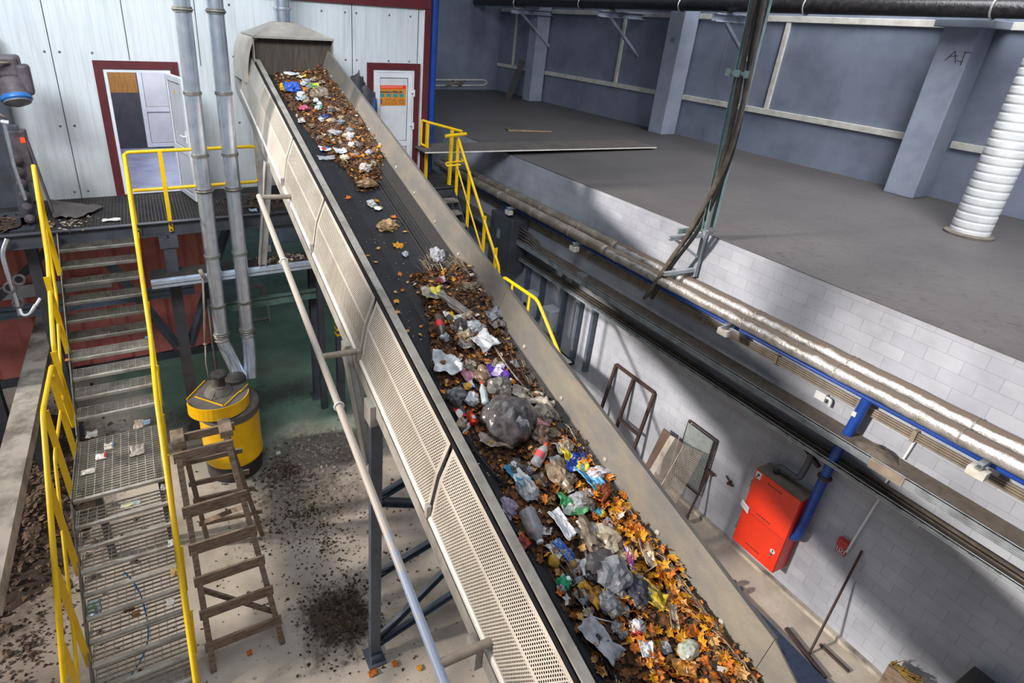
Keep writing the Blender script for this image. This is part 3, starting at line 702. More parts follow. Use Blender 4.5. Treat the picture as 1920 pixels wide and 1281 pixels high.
# ------------------------------------------------------------------ mezzanine platform
pf = thing('mezzanine_platform', (-.8, 9.5, 0), 'dark steel grating platform in front of the open door', 'platform')
PX0, PX1, PY0, PY1 = -4.2, 2.3, 8.84, 10.39
b = MB(); y = PY0+.05
while y < PY1: b.box((PX0, y-.003, ZP-.03), (PX1, y+.003, ZP)); y += .042
x = PX0
while x < PX1: b.box((x-.004, PY0, ZP-.032), (x+.004, PY1, ZP-.002)); x += .045
b.build('grating', 'black_steel', pf)
b = MB(); b.chan((PX0, PY0, ZP-.1), (PX1, PY0, ZP-.1), .08, .2, .012); b.build('edge_beam', 'dark_steel', pf)
for x in (-1.95, -.22, .65, 1.5, 2.25): b = MB(); b.ibeam((x, PY0, ZP-.12), (x, PY1, ZP-.12), .1, .16, .01); b.build('joist', 'dark_steel', pf)
for k, (x, y) in enumerate(((.1, 8.75), (-2.4, 8.9), (2.2, 8.9))):
    b = MB(); b.ibeam((x, y, 0), (x, y, ZP-.2), .16, .15, .014, (0, 1, 0)); lg = b.build('post', 'dark_steel', pf)
    b = MB(); b.box((x-.13, y-.13, 0), (x+.13, y+.13, .02)); b.box((x-.12, y-.1, ZP-.34), (x+.12, y+.1, ZP-.2)); b.build('base_plate', 'dark_steel', lg)
for p_, q_ in (((.18, 8.75, 1.6), (1.0, 9.6, 3.2)), ((.02, 8.75, 1.6), (-.75, 9.4, 2.9)), ((-2.3, 9, 2.1), (-3.4, 9.4, 3.3)), ((-2.4, 9.9, 2.2), (-1.2, 9.9, 3.3))): b = MB(); b.bar(p_, q_, .1, .1); b.build('diagonal_brace', 'dark_steel', pf)
b = MB(); b.ibeam((-4, 9.9, 2.05), (.4, 9.9, 2.05), .14, .16, .014); b.build('lower_beam', 'leg_blue', pf)
# lower dirty shelf with aluminium rail
gl = thing('cable_shelf', (1.0, 8.6, 2.8), 'dirty steel shelf with a bright double aluminium rail under the platform', 'shelf')
b = MB(); b.box((-.2, 8.32, 2.86), (2.3, 8.84, 2.9)); b.build('deck', 'black_steel', gl)
b = MB(); b.box((-.2, 8.27, 2.85), (2.05, 8.31, 2.895)); b.box((-.2, 8.25, 2.91), (2.05, 8.31, 2.955)); b.box((-.2, 8.30, 2.83), (2.05, 8.32, 2.97)); b.build('rail', 'alu', gl)
b = MB(); b.ibeam((.5, 8.6, 2.25), (2.4, 8.6, 2.25), .1, .14, .012); b.build('lower_beam', paint('green_grey_beam', '#5c7468', '#39463f', 4, .6), gl)
b = MB()
for x, y in ((2.2, 8.5),): b.bar((x, y, 0), (x, y, 2.86), .1, .1, (1, 0, 0))
b.build('post', 'dark_steel', gl)
def debris(name, cx, cy, z, rx, ry, h, n, seed, mats, label, cat, cs=(.02, .06), mound=True, nr=26):
    rr = random.Random(seed); b = MB()
    def hf(x, y):
        d = math.hypot((x-cx)/rx, (y-cy)/ry)
        return max(0, (1-d*d))*h*(.6+.8*noise.noise(V((x*3+seed, y*3, .3)))) if mound else 0
    if mound:
        def fn(u, v):
            a = v*2*PI; q = u*(1+.22*noise.noise(V((math.cos(a)*1.5+seed, math.sin(a)*1.5, 1))))
            x, y = cx+rx*q*math.cos(a), cy+ry*q*math.sin(a); return V((x, y, z+.002+hf(x, y)+.25*h*(1-u)*noise.noise(V((x*14, y*14, seed)))))
        b.grid(nr, 48, fn, 0)
    for i in range(n):
        a = rr.random()*2*PI; q = abs(rr.gauss(0, .55)); x, y = cx+rx*q*math.cos(a), cy+ry*q*math.sin(a); s = rr.uniform(*cs)
        R = Euler((rr.uniform(-.6, .6), rr.uniform(-.6, .6), rr.uniform(0, 6.3))).to_matrix()
        p = V((x, y, z+max(0, hf(x, y))+s*.22)); k = [V((rr.uniform(.5, 1)*sx*s, rr.uniform(.4, 1)*sy*s, sz*s*.35)) for sx, sy, sz in ((1,1,0),(-1,1,0),(-1,-1,0),(1,-1,0),(.1,.1,1),(.1,-.1,-.6))]
        b.add([p+R@v for v in k], [(0,1,4),(1,2,4),(2,3,4),(3,0,4),(1,0,5),(2,1,5),(3,2,5),(0,3,5)], rr.randrange(len(mats)))
    o = b.build(name, mats, smooth=False); return tag(o, label, cat, None, 'stuff')
crumb = ['soil', paint('brown_crumb', '#6e5846', '#4c3b30', 20, .9), paint('pale_crumb', '#a89c8c', '#81766a', 20, .9)]
debris('soil_heap', -2.3, 8.0, 0, 1.0, 1.9, .14, 2600, 3, ['soil', crumb[1], crumb[1]], 'brown heap of loose soil on the floor left of the stairs', 'soil', (.014, .06))
debris('soil_patch', 1.3, 4.5, 0, .5, .55, .01, 900, 5, ['soil', 'soil', crumb[1]], 'dark patch of spilled soil on the floor beside the conveyor trestle', 'soil', (.006, .026), mound=False)
debris('soil_patch', 1.2, 6.2, 0, .9, .55, .012, 620, 8, crumb, 'crumbled dirt spread over the floor between the wooden ladder and the conveyor', 'soil', (.006, .026), mound=False)
debris('soil_patch', 1.9, 7.35, 0, .62, .5, .04, 520, 9, [paint('grey_crumb', '#77706a', '#5a544f', 16, .95), crumb[2]], 'grey heap of fine dirt on the floor beneath the upper conveyor', 'soil', (.012, .03))
debris('soil_patch', 1.3, 7.2, 0, 1.0, .7, .01, 520, 10, ['soil', crumb[1]], 'dark dirt scattered over the floor right of the yellow drum', 'soil', (.012, .035), mound=False)
debris('soil_patch', -1.9, 5.6, 0, .9, 1.2, .01, 520, 12, ['soil', crumb[1]], 'scattered dark crumbs on the sunlit floor left of the lower stairs', 'soil', (.006, .026), mound=False)
debris('floor_grit', 1.4, 5.6, 0, 1.8, 2.2, 0, 900, 13, crumb, 'fine grit scattered over the open floor between stairs and conveyor', 'grit', (.006, .022), mound=False)
debris('shelf_rubbish', 1.75, 8.6, 2.9, .5, .2, .07, 260, 14, ['soil', crumb[2], crumb[1]], 'brown rubbish heaped on the shelf below the conveyor head', 'rubbish', (.02, .05))
debris('platform_dirt', -1.05, 9.15, ZP, .3, .35, .012, 160, 15, ['soil', crumb[2]], 'pale crumbs on the left edge of the grating platform', 'dirt', (.01, .03), mound=False)
debris('platform_rubbish', 1.55, 9.5, ZP, .55, .45, .06, 200, 16, ['soil', 'black_steel'], 'dark rubbish on the grating platform right of the zinc ducts', 'rubbish', (.02, .06))
debris('bin_soil', -2.15, 9.25, ZP+.02, .55, .35, .1, 300, 17, ['soil', crumb[1]], 'brown soil lying on the machine deck at the left edge', 'soil', (.02, .05))
# tarp on the platform
b = MB()
def tarp(u, v):
    a = at(95, 378, Z=ZP+.02); c_ = at(195, 390, Z=ZP+.02); d = at(100, 410, Z=ZP+.02); e = at(148, 412, Z=ZP+.02)
    p = (a*(1-u)+c_*u)*(1-v)+(d*(1-u)+e*u)*v
    return p+V((0, 0, .07*abs(noise.noise(V((u*3, v*2.5, 2))))+.015+.05*math.sin(PI*v)*(1-u)))
b.grid(18, 12, tarp); o = b.build('tarp', 'tarp', thick=.006, smooth=True); tag(o, 'crumpled grey-brown tarp lying on the grating platform', 'tarp')
# yellow guard railing of the platform
def railing(name, loc, label, group=None): return thing(name, loc, label, 'railing', group)
rl = railing('guard_rail', (.6, 8.88, ZP), 'yellow pipe railing along the platform edge behind the zinc ducts')
b = MB(); z1, z2 = ZP+1.0, ZP+.47
p = rounded([(-.27, 8.87, ZP-.1), (-.27, 8.87, z1), (1.45, 8.95, z1), (1.45, 8.95, z2), (.0, 8.88, z2), (-.24, 8.88, z2)], .07)
b.tube(p, .024, 10); b.build('rail', 'yellow', rl, smooth='auto')
b = MB(); b.bar((.16, 8.85, ZP-.16), (.16, 8.85, z1), .012, .055, (1, 0, 0)); pb = b.build('post', 'yellow', rl)
for z in (ZP-.12, ZP-.05): b = MB(); b.lathe((.16, 8.82, z), (0,-1,0), [(.014, 0), (.014, .02)], 8); b.build('bolt', 'black_steel', pb)
# ------------------------------------------------------------------ stairs
SX0, SX1 = -1.2, -.315
st = thing('steel_staircase', (-.75, 6.2, 0), 'steel stairs with grating treads and yellow handrails climbing to the platform', 'stairs')
rise = .175
tr = []
for k in range(1, 11): tr.append((8.56-.1778*(k-1), ZP-rise*k))
land = (5.73, 6.82, ZP-rise*11)
low = [(5.53-.138*k, ZP-rise*(12+k)) for k in range(9)]
MT['grate_dark'] = paint('dirty_shaded_grating', '#5f5a52', '#3f3932', 6, .7, .15)  # darker copy for the upper treads: dirt plus their shade in the colour
def tread(y, z, d, name='tread', m='grate'):
    b = MB(); w = SX1-SX0
    n = max(5, int(d/.04))
    for i in range(n):
        yy = y+.012+(d-.02)*i/(n-1); b.box((SX0+.01, yy-.0028, z-.022), (SX1-.01, yy+.0028, z))
    for i in range(11):
        xx = SX0+.03+(w-.06)*i/10; b.box((xx-.003, y+.01, z-.012), (xx+.003, y+d, z+.001))
    for x in (SX0+.004, SX1-.01): b.box((x, y, z-.05), (x+.006, y+d, z))
    t = b.build(name, m, st)
    b = MB(); b.box((SX0+.005, y-.02, z-.036), (SX1-.005, y+.018, z+.003)); b.build('nosing', 'galv' if m == 'grate_dark' else 'grate', t, bevel=.003)
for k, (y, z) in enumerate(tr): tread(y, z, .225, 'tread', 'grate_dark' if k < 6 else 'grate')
tread(land[0], land[2], 1.0, 'landing')
for y, z in low: tread(y, z, .235)
def line_z(t0, t1, y): return t0[1]+(t1[1]-t0[1])*(y-t0[0])/(t1[0]-t0[0])
for x, f in ((SX0-.005, 1), (SX1+.005, -1)):
    b = MB()
    ty, tz = tr[0][0]+.25, ZP-.05
    b.bar((x, ty, tz-.02), (x, land[1], land[2]+.02), .012, .17, (0, 0, 1)); b.bar((x, land[1]+.02, land[2]-.03), (x, land[0]-.02, land[2]-.03), .012, .16)
    b.bar((x, land[0], land[2]-.02), (x, low[-1][0]-.08, low[-1][1]-.1), .012, .17)
    b.build('stringer', 'galv', st)
b = MB(); b.bar((SX0+.1, 6.5, 0), (SX0+.1, 6.5, land[2]-.1), .08, .08, (1,0,0)); b.bar((SX1-.1, 6.5, 0), (SX1-.1, 6.5, land[2]-.1), .08, .08, (1,0,0)); b.bar((SX0, 6.5, land[2]-.15), (SX1, 6.5, land[2]-.15), .06, .1); b.build('landing_support', 'dark_steel', st)
# left handrail: two separate runs
def rail_run(pts, mid, posts, x, nm='handrail'):
    b = MB(); b.tube(rounded(pts, .1), .026, 10); h = b.build(nm, 'yellow', st, smooth='auto')
    b = MB(); b.tube(rounded(mid, .08), .017, 8); b.build('mid_rail', 'yellow', h, smooth='auto')
    for p0, p1 in posts:
        b = MB(); b.bar(p0, p1, .012, .06, (1, 0, 0)); q = b.build('rail_post', 'yellow', h)

xl = SX0-.05
def stz(y):
    if y > land[1]: return line_z((land[1], land[2]), (8.74, ZP), y)
    if y > land[0]: return land[2]
    return line_z((low[-1][0], low[-1][1]), (land[0], land[2]), y)
rail_run([(xl, 8.42, ZP+.42), (xl, 8.55, ZP+1.0), (xl, 7.98, ZP-.06), (xl, 7.04, 2.86), (xl, 6.9, 2.3)], [(xl, 8.6, ZP+.62), (xl, 7.95, 3.08), (xl, 7.0, 2.45)],
         [((xl+.03, y, stz(y)-.05), (xl, y, stz(y)+1.0+.0*y)) for y in (8.35, 7.6, 6.95)], xl)
rail_run([(xl, 7.0, 1.75), (xl, 6.72, 2.80), (xl, 5.80, 2.80), (xl, 4.92, 2.0), (xl, 4.05, 1.18), (xl, 3.6, .8)], [(xl, 6.9, 2.3), (xl, 5.78, 2.28), (xl, 4.66, 1.0), (xl, 4.1, .45)],
         [((xl+.03, y, stz(y)-.08), (xl, y, min(2.8, stz(y)+1.05 if y > 5.7 else 2.80-(5.8-y)*.93))) for y in (6.55, 5.9, 5.3, 4.75, 4.3)], xl)
xr = SX1+.045
rail_run([(xr, 8.74, ZP+1.0), (xr, 7.0, 2.83), (xr, 5.77, 2.72), (xr, 4.3, 1.55), (xr, 3.4, .8)], [(xr, 8.74, ZP+.45), (xr, 7.0, 2.28), (xr, 5.77, 2.2), (xr, 4.3, 1.05), (xr, 3.6, .5)],
         [((xr-.03, y, stz(y)-.1), (xr, y, stz(y)+.5 if y > 5.7 else stz(y)+.55)) for y in (8.3, 7.6, 7.0, 6.2, 5.6, 5.0, 4.6)], xr)
# ------------------------------------------------------------------ zinc ducts
def zduct(x, y, zb, ztop, elbow, label):
    t = thing('zinc_duct', (x, y, zb), label, 'duct', 'zinc extraction ducts')
    R = .098; b = MB(); pts = rounded([V(elbow[1]), V(elbow[0]), V((x, y, zb+.28)), V((x, y, zb+.5))], .12)
    b.tube(pts+[V((x, y, ztop))], R, 22); b.build('pipe', 'duct', t, smooth='auto')
    z = zb+.42; k = 0
    while z < ztop-.2:
        b = MB(); w = .02 if k % 3 else .03
        b.lathe((x, y, z), (0,0,1), [(R, -w), (R+.012, -w), (R+.012, w), (R, w)], 22, cap=False); 
        if k % 3 == 0: b.tube(arc((x, y, z), (1,0,0), (0,1,0), R+.018, 0, 2*PI, 22), .01, 6)
        b.build('joint_ring', 'galv', t, smooth='auto'); z += (.47, .78, .95)[k % 3]; k += 1
    b = MB()
    for dz in (0, .06): b.tube(arc((x, y, zb+.32+dz), (1,0,0), (0,1,0), R+.008, 0, 2*PI, 22), .012, 6)
    b.build('hose_clamp', 'galv', t, smooth='auto')
    return t
zduct(.615, 8.2, 1.6, 7.4, ((.72, 8.1, 1.55), (.80, 7.95, 1.28)), 'left one of the two tall zinc ducts rising from the yellow drum')
zduct(.985, 8.2, 1.6, 7.4, ((.975, 8.12, 1.6), (.93, 7.98, 1.28)), 'right one of the two tall zinc ducts rising from the yellow drum')
# ------------------------------------------------------------------ yellow dust drum
DC = V((.55, 7.62, 0)); DR = .42
dr = thing('dust_drum', DC, 'large dented yellow drum with a dusty black lid where the ducts end', 'drum')
b = MB(); b.lathe(DC, (0,0,1), [(DR, .28), (DR+.012, .30), (DR+.012, .33), (DR, .35), (DR-.004, .7), (DR, 1.05)], 40, cap=False); b.build('barrel', 'drum', dr, smooth='auto')
b = MB(); b.lathe(DC, (0,0,1), [(DR-.02, 0), (DR-.01, .28), (DR+.005, .285)], 40); b.build('dark_base', 'black_steel', dr, smooth='auto')
b = MB(); b.lathe(DC, (0,0,1), [(DR, 1.05), (DR+.01, 1.06), (DR+.01, 1.17), (DR, 1.18), (DR-.05, 1.2)], 40); b.build('collar', 'drum_grey', dr, smooth='auto')
# D-shaped housing with yellow band overhanging the barrel on the left
hc = V((.42, 7.5, 1.2)); hp = [hc+V((-.34, .18, 0)), hc+V((-.42, -.02, 0))]
hp = [hc+V((-.41+.0*i, .05-.0*i, 0)) for i in range(1)]
for i in range(19):
    a = math.radians(188+i*(355-188)/18); hp.append(hc+V((.41*math.cos(a), .36*math.sin(a)+.03, 0)))
hp += [hc+V((.42, .12, 0)), hc+V((.2, .42, 0)), hc+V((-.12, .46, 0))]
b = MB(); b.poly(hp, (0, 0, .2)); b.build('lid_housing', 'drum_grey', dr)
b = MB(); hq = hp[1:20]
for i in range(len(hq)-1):
    o0 = (hq[i]-hc).normalized()*.012; o1 = (hq[i+1]-hc).normalized()*.012
    b.add([hq[i]+o0+V((0,0,.02)), hq[i+1]+o1+V((0,0,.02)), hq[i+1]+o1+V((0,0,.215)), hq[i]+o0+V((0,0,.215)), hq[i]+V((0,0,.215)), hq[i+1]+V((0,0,.215))], [(0,1,2,3),(3,2,5,4)])
b.build('yellow_band', 'drum', dr, smooth='auto')
b = MB(); zt = 1.405
for a, c_ in (((-.41, .07), (-.13, .46)), ((-.30, .10), (.03, -.27)), ((.05, -.27), (.30, .0)), ((.3, -.02), (.43, .14))):
    b.bar(hc+V((a[0], a[1], zt-1.2)), hc+V((c_[0], c_[1], zt-1.2)), .012, .02)
b.build('lid_edge', 'drum', dr)
b = MB(); mc = hc+V((.02, .12, .2))
b.lathe(mc, (0,0,1), [(.2, 0), (.17, .05), (.1, .08), (.09, .1)], 20); b.build('fan_cover', 'drum_grey', dr, smooth='auto')
b = MB(); b.lathe(mc+V((.03, .02, .08)), (0,0,1), [(.075, 0), (.075, .16), (.085, .17)], 14); b.lathe(mc+V((.03, .02, .25)), (0,0,1), [(.12, 0), (.12, .035), (.07, .05)], 8); b.build('motor', 'black_steel', dr)
b = MB(); b.lathe(hc+V((.28, .33, .2)), (0,0,1), [(.16, 0), (.15, .05), (.12, .07)], 18); b.build('duct_socket', 'black_steel', dr, smooth='auto')
b = MB(); b.tube([mc+V((-.02, -.08, .08)), mc+V((-.09, -.17, .04)), mc+V((-.12, -.2, .0))], .006, 6); b.build('wire', 'black', dr)
# hanging rope and cable by the drum
b = MB(); p0, p1, p2 = at(380, 515, Y=8.22), at(385, 645, Y=8.1), at(392, 712, Y=8.0)
b.tube([p0, p1], .016, 8); b.tube([p1, (p1+p2)/2+V((-.02, 0, 0)), p2], .011, 6); b.tube(arc(p1, (1,0,0), (0,1,0), .02, 0, 2*PI, 8), .012, 6); b.tube([p0+V((-.03, 0, .08)), p0+V((.02, 0, -.08))], .03, 7)
o = b.build('hanging_rope', 'conduit', smooth=True); tag(o, 'pale knotted rope hanging beside the left zinc duct above the drum', 'rope')
b = MB(); b.tube([at(390, 560, Y=8.3), at(398, 640, Y=8.2), at(408, 705, Y=7.75)], .02, 8); o = b.build('drum_cable', 'black_steel', smooth=True); tag(o, 'dark cable dropping to the motor on the yellow drum', 'cable')
# ------------------------------------------------------------------ wooden step ladder
wl = thing('wooden_ladder', (.27, 5.3, 0), 'rough wooden trestle ladder standing in front of the yellow drum', 'ladder')
H = 2.28; FL = [V((-.14, 4.5, 0)), V((.585, 4.5, 0))]; FT = [V((-.15, 5.42, H)), V((.33, 5.42, H))]
RL = [V((0, 6.2, 0)), V((.66, 6.1, 0))]; RT = [V((-.1, 5.58, H+.03)), V((.33, 5.58, H+.03))]
for q0, q1 in ((FL[0], FT[0]), (FL[1], FT[1])):
    b = MB(); b.bar(q0, q1+(q1-q0).normalized()*.06, .06, .085, (0, 1, 0)); b.build('leg', 'wood', wl, bevel=.004)
for q0, q1 in ((RL[0], RT[0]), (RL[1], RT[1])):
    b = MB(); b.bar(q0, q1+(q1-q0).normalized()*.05, .055, .065, (0, 1, 0)); b.build('leg', 'wood', wl, bevel=.004)
def fr(t): return FL[0].lerp(FT[0], t), FL[1].lerp(FT[1], t)
for i, (t, w) in enumerate(((.12, .13), (.27, .13), (.42, .13), (.565, .15), (.73, .15), (.97, .13))):
    a, c_ = fr(t); d = (c_-a).normalized(); b = MB(); b.bar(a-d*.05+V((0, -.035, 0)), c_+d*.05+V((0, -.035, 0)), .028, w); b.build('rung', 'wood', wl, bevel=.003)
for t, w in ((.22, .06), (.45, .07), (.6, .06), (.78, .06), (.97, .1)):
    a, c_ = RL[0].lerp(RT[0], t), RL[1].lerp(RT[1], t); d = (c_-a).normalized(); b = MB(); b.bar(a-d*.05+V((0, .03, 0)), c_+d*.1+V((0, .03, 0)), .03, w); b.build('rung', 'wood', wl, bevel=.003)
a, c_ = fr(.36); e, g = fr(.14); b = MB(); b.bar(a+V((0, .03, 0)), g+V((0, .03, 0)), .025, .06); b.build('diagonal_brace', 'wood', wl)
b = MB(); b.bar(FL[1].lerp(FT[1], .66)+V((0,.05,0)), RL[0].lerp(RT[0], .25), .03, .05); b.build('spreader', 'wood', wl)
for x in (-.14, .33): b = MB(); b.box((x-.06, 5.38, H+.02), (x+.07, 5.62, H+.1)); b.build('cap_block', 'wood', wl, bevel=.004)
# yellow leftover of rope under the ladder
# ------------------------------------------------------------------ red container under the cabin
rc = thing('red_container', (-2, 11.8, 0), 'faded red ribbed steel container standing under the cabin behind the stairs', 'container')
b = MB(); b.box((-5, 11.25, .16), (.75, 12.9, 2.7)); b.build('body', 'red_box', rc)
for k in range(8):
    x = -4.4+.7*k; b = MB(); b.prof((x, 11.25, .2), (x, 11.25, 2.65), [(-.16, -.0), (-.1, -.06), (.1, -.06), (.16, 0)], (0, 1, 0)); b.build('rib', 'red_box', rc)
b = MB(); b.box((-5, 11.2, 0), (.78, 12.9, .16)); b.build('base_frame', 'dark_steel', rc)
b = MB(); b.box((-5, 11.17, 1.72), (-.9, 11.2, 1.95)); b.build('white_stripe', 'white', rc)
# left conveyor girder
g0, g1, g2, g3 = at(95, 560, Z=1.4), at(35, 700, Z=1.4), at(88, 590, Z=1.4), at(40, 842, Z=1.4)
xa, xb = -2.06, -1.80
t = thing('channel_girder', (-1.95, 8.5, 0), 'dusty pale channel girder on a post running left of the stairs', 'girder')
b = MB(); b.box((xa-.04, 5.0, 1.385), (xb, 11.1, 1.4)); b.box((xb-.015, 5.0, 1.2), (xb, 11.1, 1.385)); b.box((xa-.04, 5, 1.2), (xa-.025, 11.1, 1.385)); b.build('beam', 'conc', t)
b = MB(); b.chan((-1.98, 8.55, 0), (-1.98, 8.55, 1.2), .14, .16, .012, (1, 0, 0)); b.box((-2.12, 8.4, 0), (-1.84, 8.7, .02)); b.build('post', 'leg_blue', t)
# ------------------------------------------------------------------ gear motor machine at the left edge
gm = thing('gear_motor', (-1.45, 9.35, ZP), 'grimy gear motor with a blue end ring at the left edge of the platform', 'motor')
mc = at(33, 190, Y=9.3)
b = MB(); a = V((.12, -.42, -.9)).normalized()
b.lathe(mc-a*.30, a, [(.06, 0), (.13, .02), (.15, .05), (.15, .2), (.165, .21), (.165, .235)], 26); b.build('motor_body', 'motor', gm, smooth='auto')
b = MB(); b.lathe(mc-a*.065, a, [(.165, 0), (.172, .02), (.172, .05), (.15, .07)], 26, cap=False); b.build('blue_ring', 'motor_blue', gm, smooth='auto')
b = MB(); b.lathe(mc-a*.05, a, [(.155, 0), (.15, .07), (.05, .11), (.02, .115)], 26); b.build('fan_cowl', paint('grey_cowl', '#77757a', '#5c5a60', 5, .5), gm, smooth='auto')
b = MB(); c0 = mc-a*.38; b.box(tuple(c0+V((-.15, -.15, -.06))), tuple(c0+V((.14, .15, .2)))); b.box(tuple(c0+V((.1, -.16, -.28))), tuple(c0+V((.24, .02, .1)))); b.build('gearbox', 'motor', gm, bevel=.04)
b = MB(); b.tube(rounded([c0+V((.05, -.17, .12)), c0+V((-.1, -.25, .12)), c0+V((-.26, -.25, -.1)), c0+V((-.2, -.25, -.45)), c0+V((-.1, -.2, -.55))], .15), .016, 8); b.build('cable', 'conduit', gm, smooth=True)
mf = thing('machine_frame', (-1.5, 9.2, 0), 'dark upright machine frame with a red lamp below the gear motor', 'machine')
b = MB(); b.bar(at(18, 235, Y=9.3), at(60, 440, Y=9.3), .16, .14, (0, 1, 0)); b.box((-2.4, 9.0, ZP-.15), (-1.48, 9.9, ZP)); b.bar((-1.62, 9.3, 0), (-1.62, 9.3, ZP+.1), .14, .14, (1, 0, 0)); b.build('frame', 'dark_steel', mf)
b = MB(); lc = at(45, 262, Y=9.25)
b.box(tuple(lc+V((-.2, -.04, -.55))), tuple(lc+V((.03, .14, .12)))); b.bar(lc+V((.03, 0, 0)), lc+V((.13, 0, -1.0)), .03, .08, (0, 1, 0)); b.build('control_box', 'motor', mf, bevel=.02)
b = MB(); b.box(tuple(lc+V((-.03, -.055, -.03))), tuple(lc+V((.015, -.035, .035)))); b.build('red_lamp', 'red_lamp', mf)
b = MB(); b.tube([at(8, 232, Y=9.0), at(26, 310, Y=9.0), at(48, 375, Y=9.0)], .022, 10); b.tube([at(2, 228, Y=9.0), at(16, 230, Y=9.0)], .03, 8); b.build('pipe', 'duct', mf, smooth='auto')
b = MB(); b.box((-2.6, 10.1, ZP), (-1.62, 10.35, 6.0)); b.build('casing', 'dark_steel', mf)
for k in range(6): q = at(30+5*k, 300+22*k, Y=9.15); b = MB(); b.lathe(q, (.2, -1, .2), [(.05, 0), (.06, .03), (.03, .05)], 9); b.build('fitting', 'motor', mf)
t = thing('hooked_conduit', at(10, 470, Y=8.7), 'bent zinc conduit with a hanging white cable end at the left edge', 'conduit')
b = MB(); b.tube(rounded([at(14, 448, Y=8.75), at(4, 475, Y=8.7), at(12, 505, Y=8.65), at(30, 560, Y=8.6), at(38, 590, Y=8.6)], .12), .03, 10); b.build('pipe', 'duct', t, smooth='auto')
b = MB(); b.tube(rounded([at(36, 575, Y=8.6), at(42, 592, Y=8.55), at(55, 590, Y=8.5), at(66, 572, Y=8.45)], .1), .018, 8); b.tube([at(60, 585, Y=8.5), at(75, 560, Y=8.45)], .02, 7); b.build('cable_end', 'white', t, smooth=True)
for q in ((18, 540), (34, 568), (36, 525)): b = MB(); b.tube(arc(at(*q, Y=8.6), (1,0,0), (0,.3,1), .06, 0, 2*PI, 10), .018, 6); b.build('fitting', 'motor', t)
# small stand on the green floor
sb = thing('small_stand', at(488, 610, Z=0), 'small pale steel step stand on the green floor under the shelf', 'stand')
q = at(488, 602, Z=0); 
for x, y in ((-.22, -.1), (.2, -.1), (-.15, .35), (.13, .35)): b = MB(); b.bar((q.x+x, q.y+y, 0), (q.x+x*.75, q.y+y*.6+.05, .85), .03, .03, (1, 0, 0)); b.build('leg', 'conduit', sb)
b = MB(); b.box((q.x-.17, q.y, .83), (q.x+.15, q.y+.24, .86)); b.bar((q.x-.2, q.y-.06, .45), (q.x+.18, q.y-.06, .45), .05, .02); b.bar((q.x-.21, q.y-.1, .1), (q.x+.2, q.y-.1, .1), .03, .03); b.build('step', 'conduit', sb)
# grey blue bin behind the guard pipe
b = MB(); q = at(530, 405, Y=9.0); b.box((q.x-.28, 8.9, ZP-.55), (q.x+.22, 9.3, ZP-.02)); o = b.build('shelf_bin', 'leg_blue', bevel=.02); tag(o, 'blue-grey metal bin under the conveyor head', 'bin')
# ------------------------------------------------------------------ right platform and stairs with yellow rails
rp = thing('side_platform', (4.4, 9.6, 0), 'dark grating platform in front of the closed white door', 'platform')
b = MB(); y = 9.5
while y < 12.2: b.box((3.0, y-.003, ZP-.03), (5.25 if y > 10.4 else 5.25, y+.003, ZP)) if not (y > YB and False) else None; y += .05
x = 3.0
while x < 5.25: b.box((x-.004, 9.5, ZP-.032), (x+.004, 12.2 if x > 4.9 else YB-.01, ZP-.002)); x += .06
b.build('grating', 'black_steel', rp)
b = MB(); b.chan((3.0, 9.5, ZP-.1), (5.25, 9.5, ZP-.1), .07, .18, .012); b.chan((5.25, 9.5, ZP-.1), (5.25, 12.2, ZP-.1), .07, .18, .012); b.build('edge_beam', 'dark_steel', rp)
for x in (3.2, 5.15):
    b = MB(); b.box((x-.05, 9.55, 0), (x+.05, 9.65, ZP-.1)); b.build('post', 'dark_steel', rp)
r1 = railing('corner_rail', (5.05, 10.6, ZP), 'yellow railing at the maroon corner of the cabin beyond the conveyor', 'yellow railings right of the conveyor')
b = MB(); zt = ZP+1.0
q0, q1, q2 = at(791, 225, Y=10.3), at(802, 229, Y=10.2), V((5.16, 9.42, zt+.03)); dz = V((0, 0, -.46))
b.tube(rounded([q1+dz, q0+dz, q0, q1, q2], .04), .024, 9); b.build('rail', 'yellow', r1, smooth='auto')
for q in (q1, V((5.06, 9.62, zt+.02))):
    b = MB(); b.bar((q.x, q.y, ZP-.1), q, .06, .05, (1, 0, 0)); b.build('post', 'yellow', r1)
sr = thing('side_staircase', (4.7, 8.4, 0), 'narrow stairs with yellow handrails descending along the far side of the conveyor', 'stairs')
zs = lambda y: ZP-(9.45-y)*.95
for x in (5.05,):
    b = MB(); hx = x
    b.tube(rounded([(hx, 9.4, ZP+.98), (hx, 7.62, 2.72), (hx, 7.55, 2.45)], .06), .026, 10); h = b.build('handrail', 'yellow', sr, smooth='auto')
    b = MB(); b.tube(rounded([(hx, 9.4, ZP+.5), (hx, 7.5, 2.0)], .05), .017, 8); b.build('mid_rail', 'yellow', h, smooth='auto')
    for y in (9.35, 8.85, 8.2, 7.75):
        b = MB(); b.bar((hx+.03, y, zs(y)-.05), (hx, y, zs(y)+1.0), .014, .06, (1, 0, 0)); b.build('rail_post', 'yellow', h)
    for hx in (5.05, 4.35): b = MB(); b.bar((hx, 9.45, ZP-.1), (hx, 7.45, 1.66), .012, .18); b.build('stringer', 'dark_steel', sr)
for k in range(10):
    y = 9.35-.19*k; b = MB(); b.box((4.37, y-.22, ZP-.18*(k+1)-.03), (5.03, y, ZP-.18*(k+1))); b.build('tread', 'galv_dirty', sr)
b = MB(); b.box((4.3, 6.35, 1.56), (5.15, 7.5, 1.62)); b.build('landing', 'dark_steel', sr)
b = MB(); b.tube(rounded([(5.05, 7.45, 1.7), (5.05, 7.45, 2.6), (5.05, 6.45, 2.63), (5.05, 5.75, 2.05), (5.05, 5.0, 1.3)], .1), .028, 10); h = b.build('handrail', 'yellow', sr, smooth='auto')
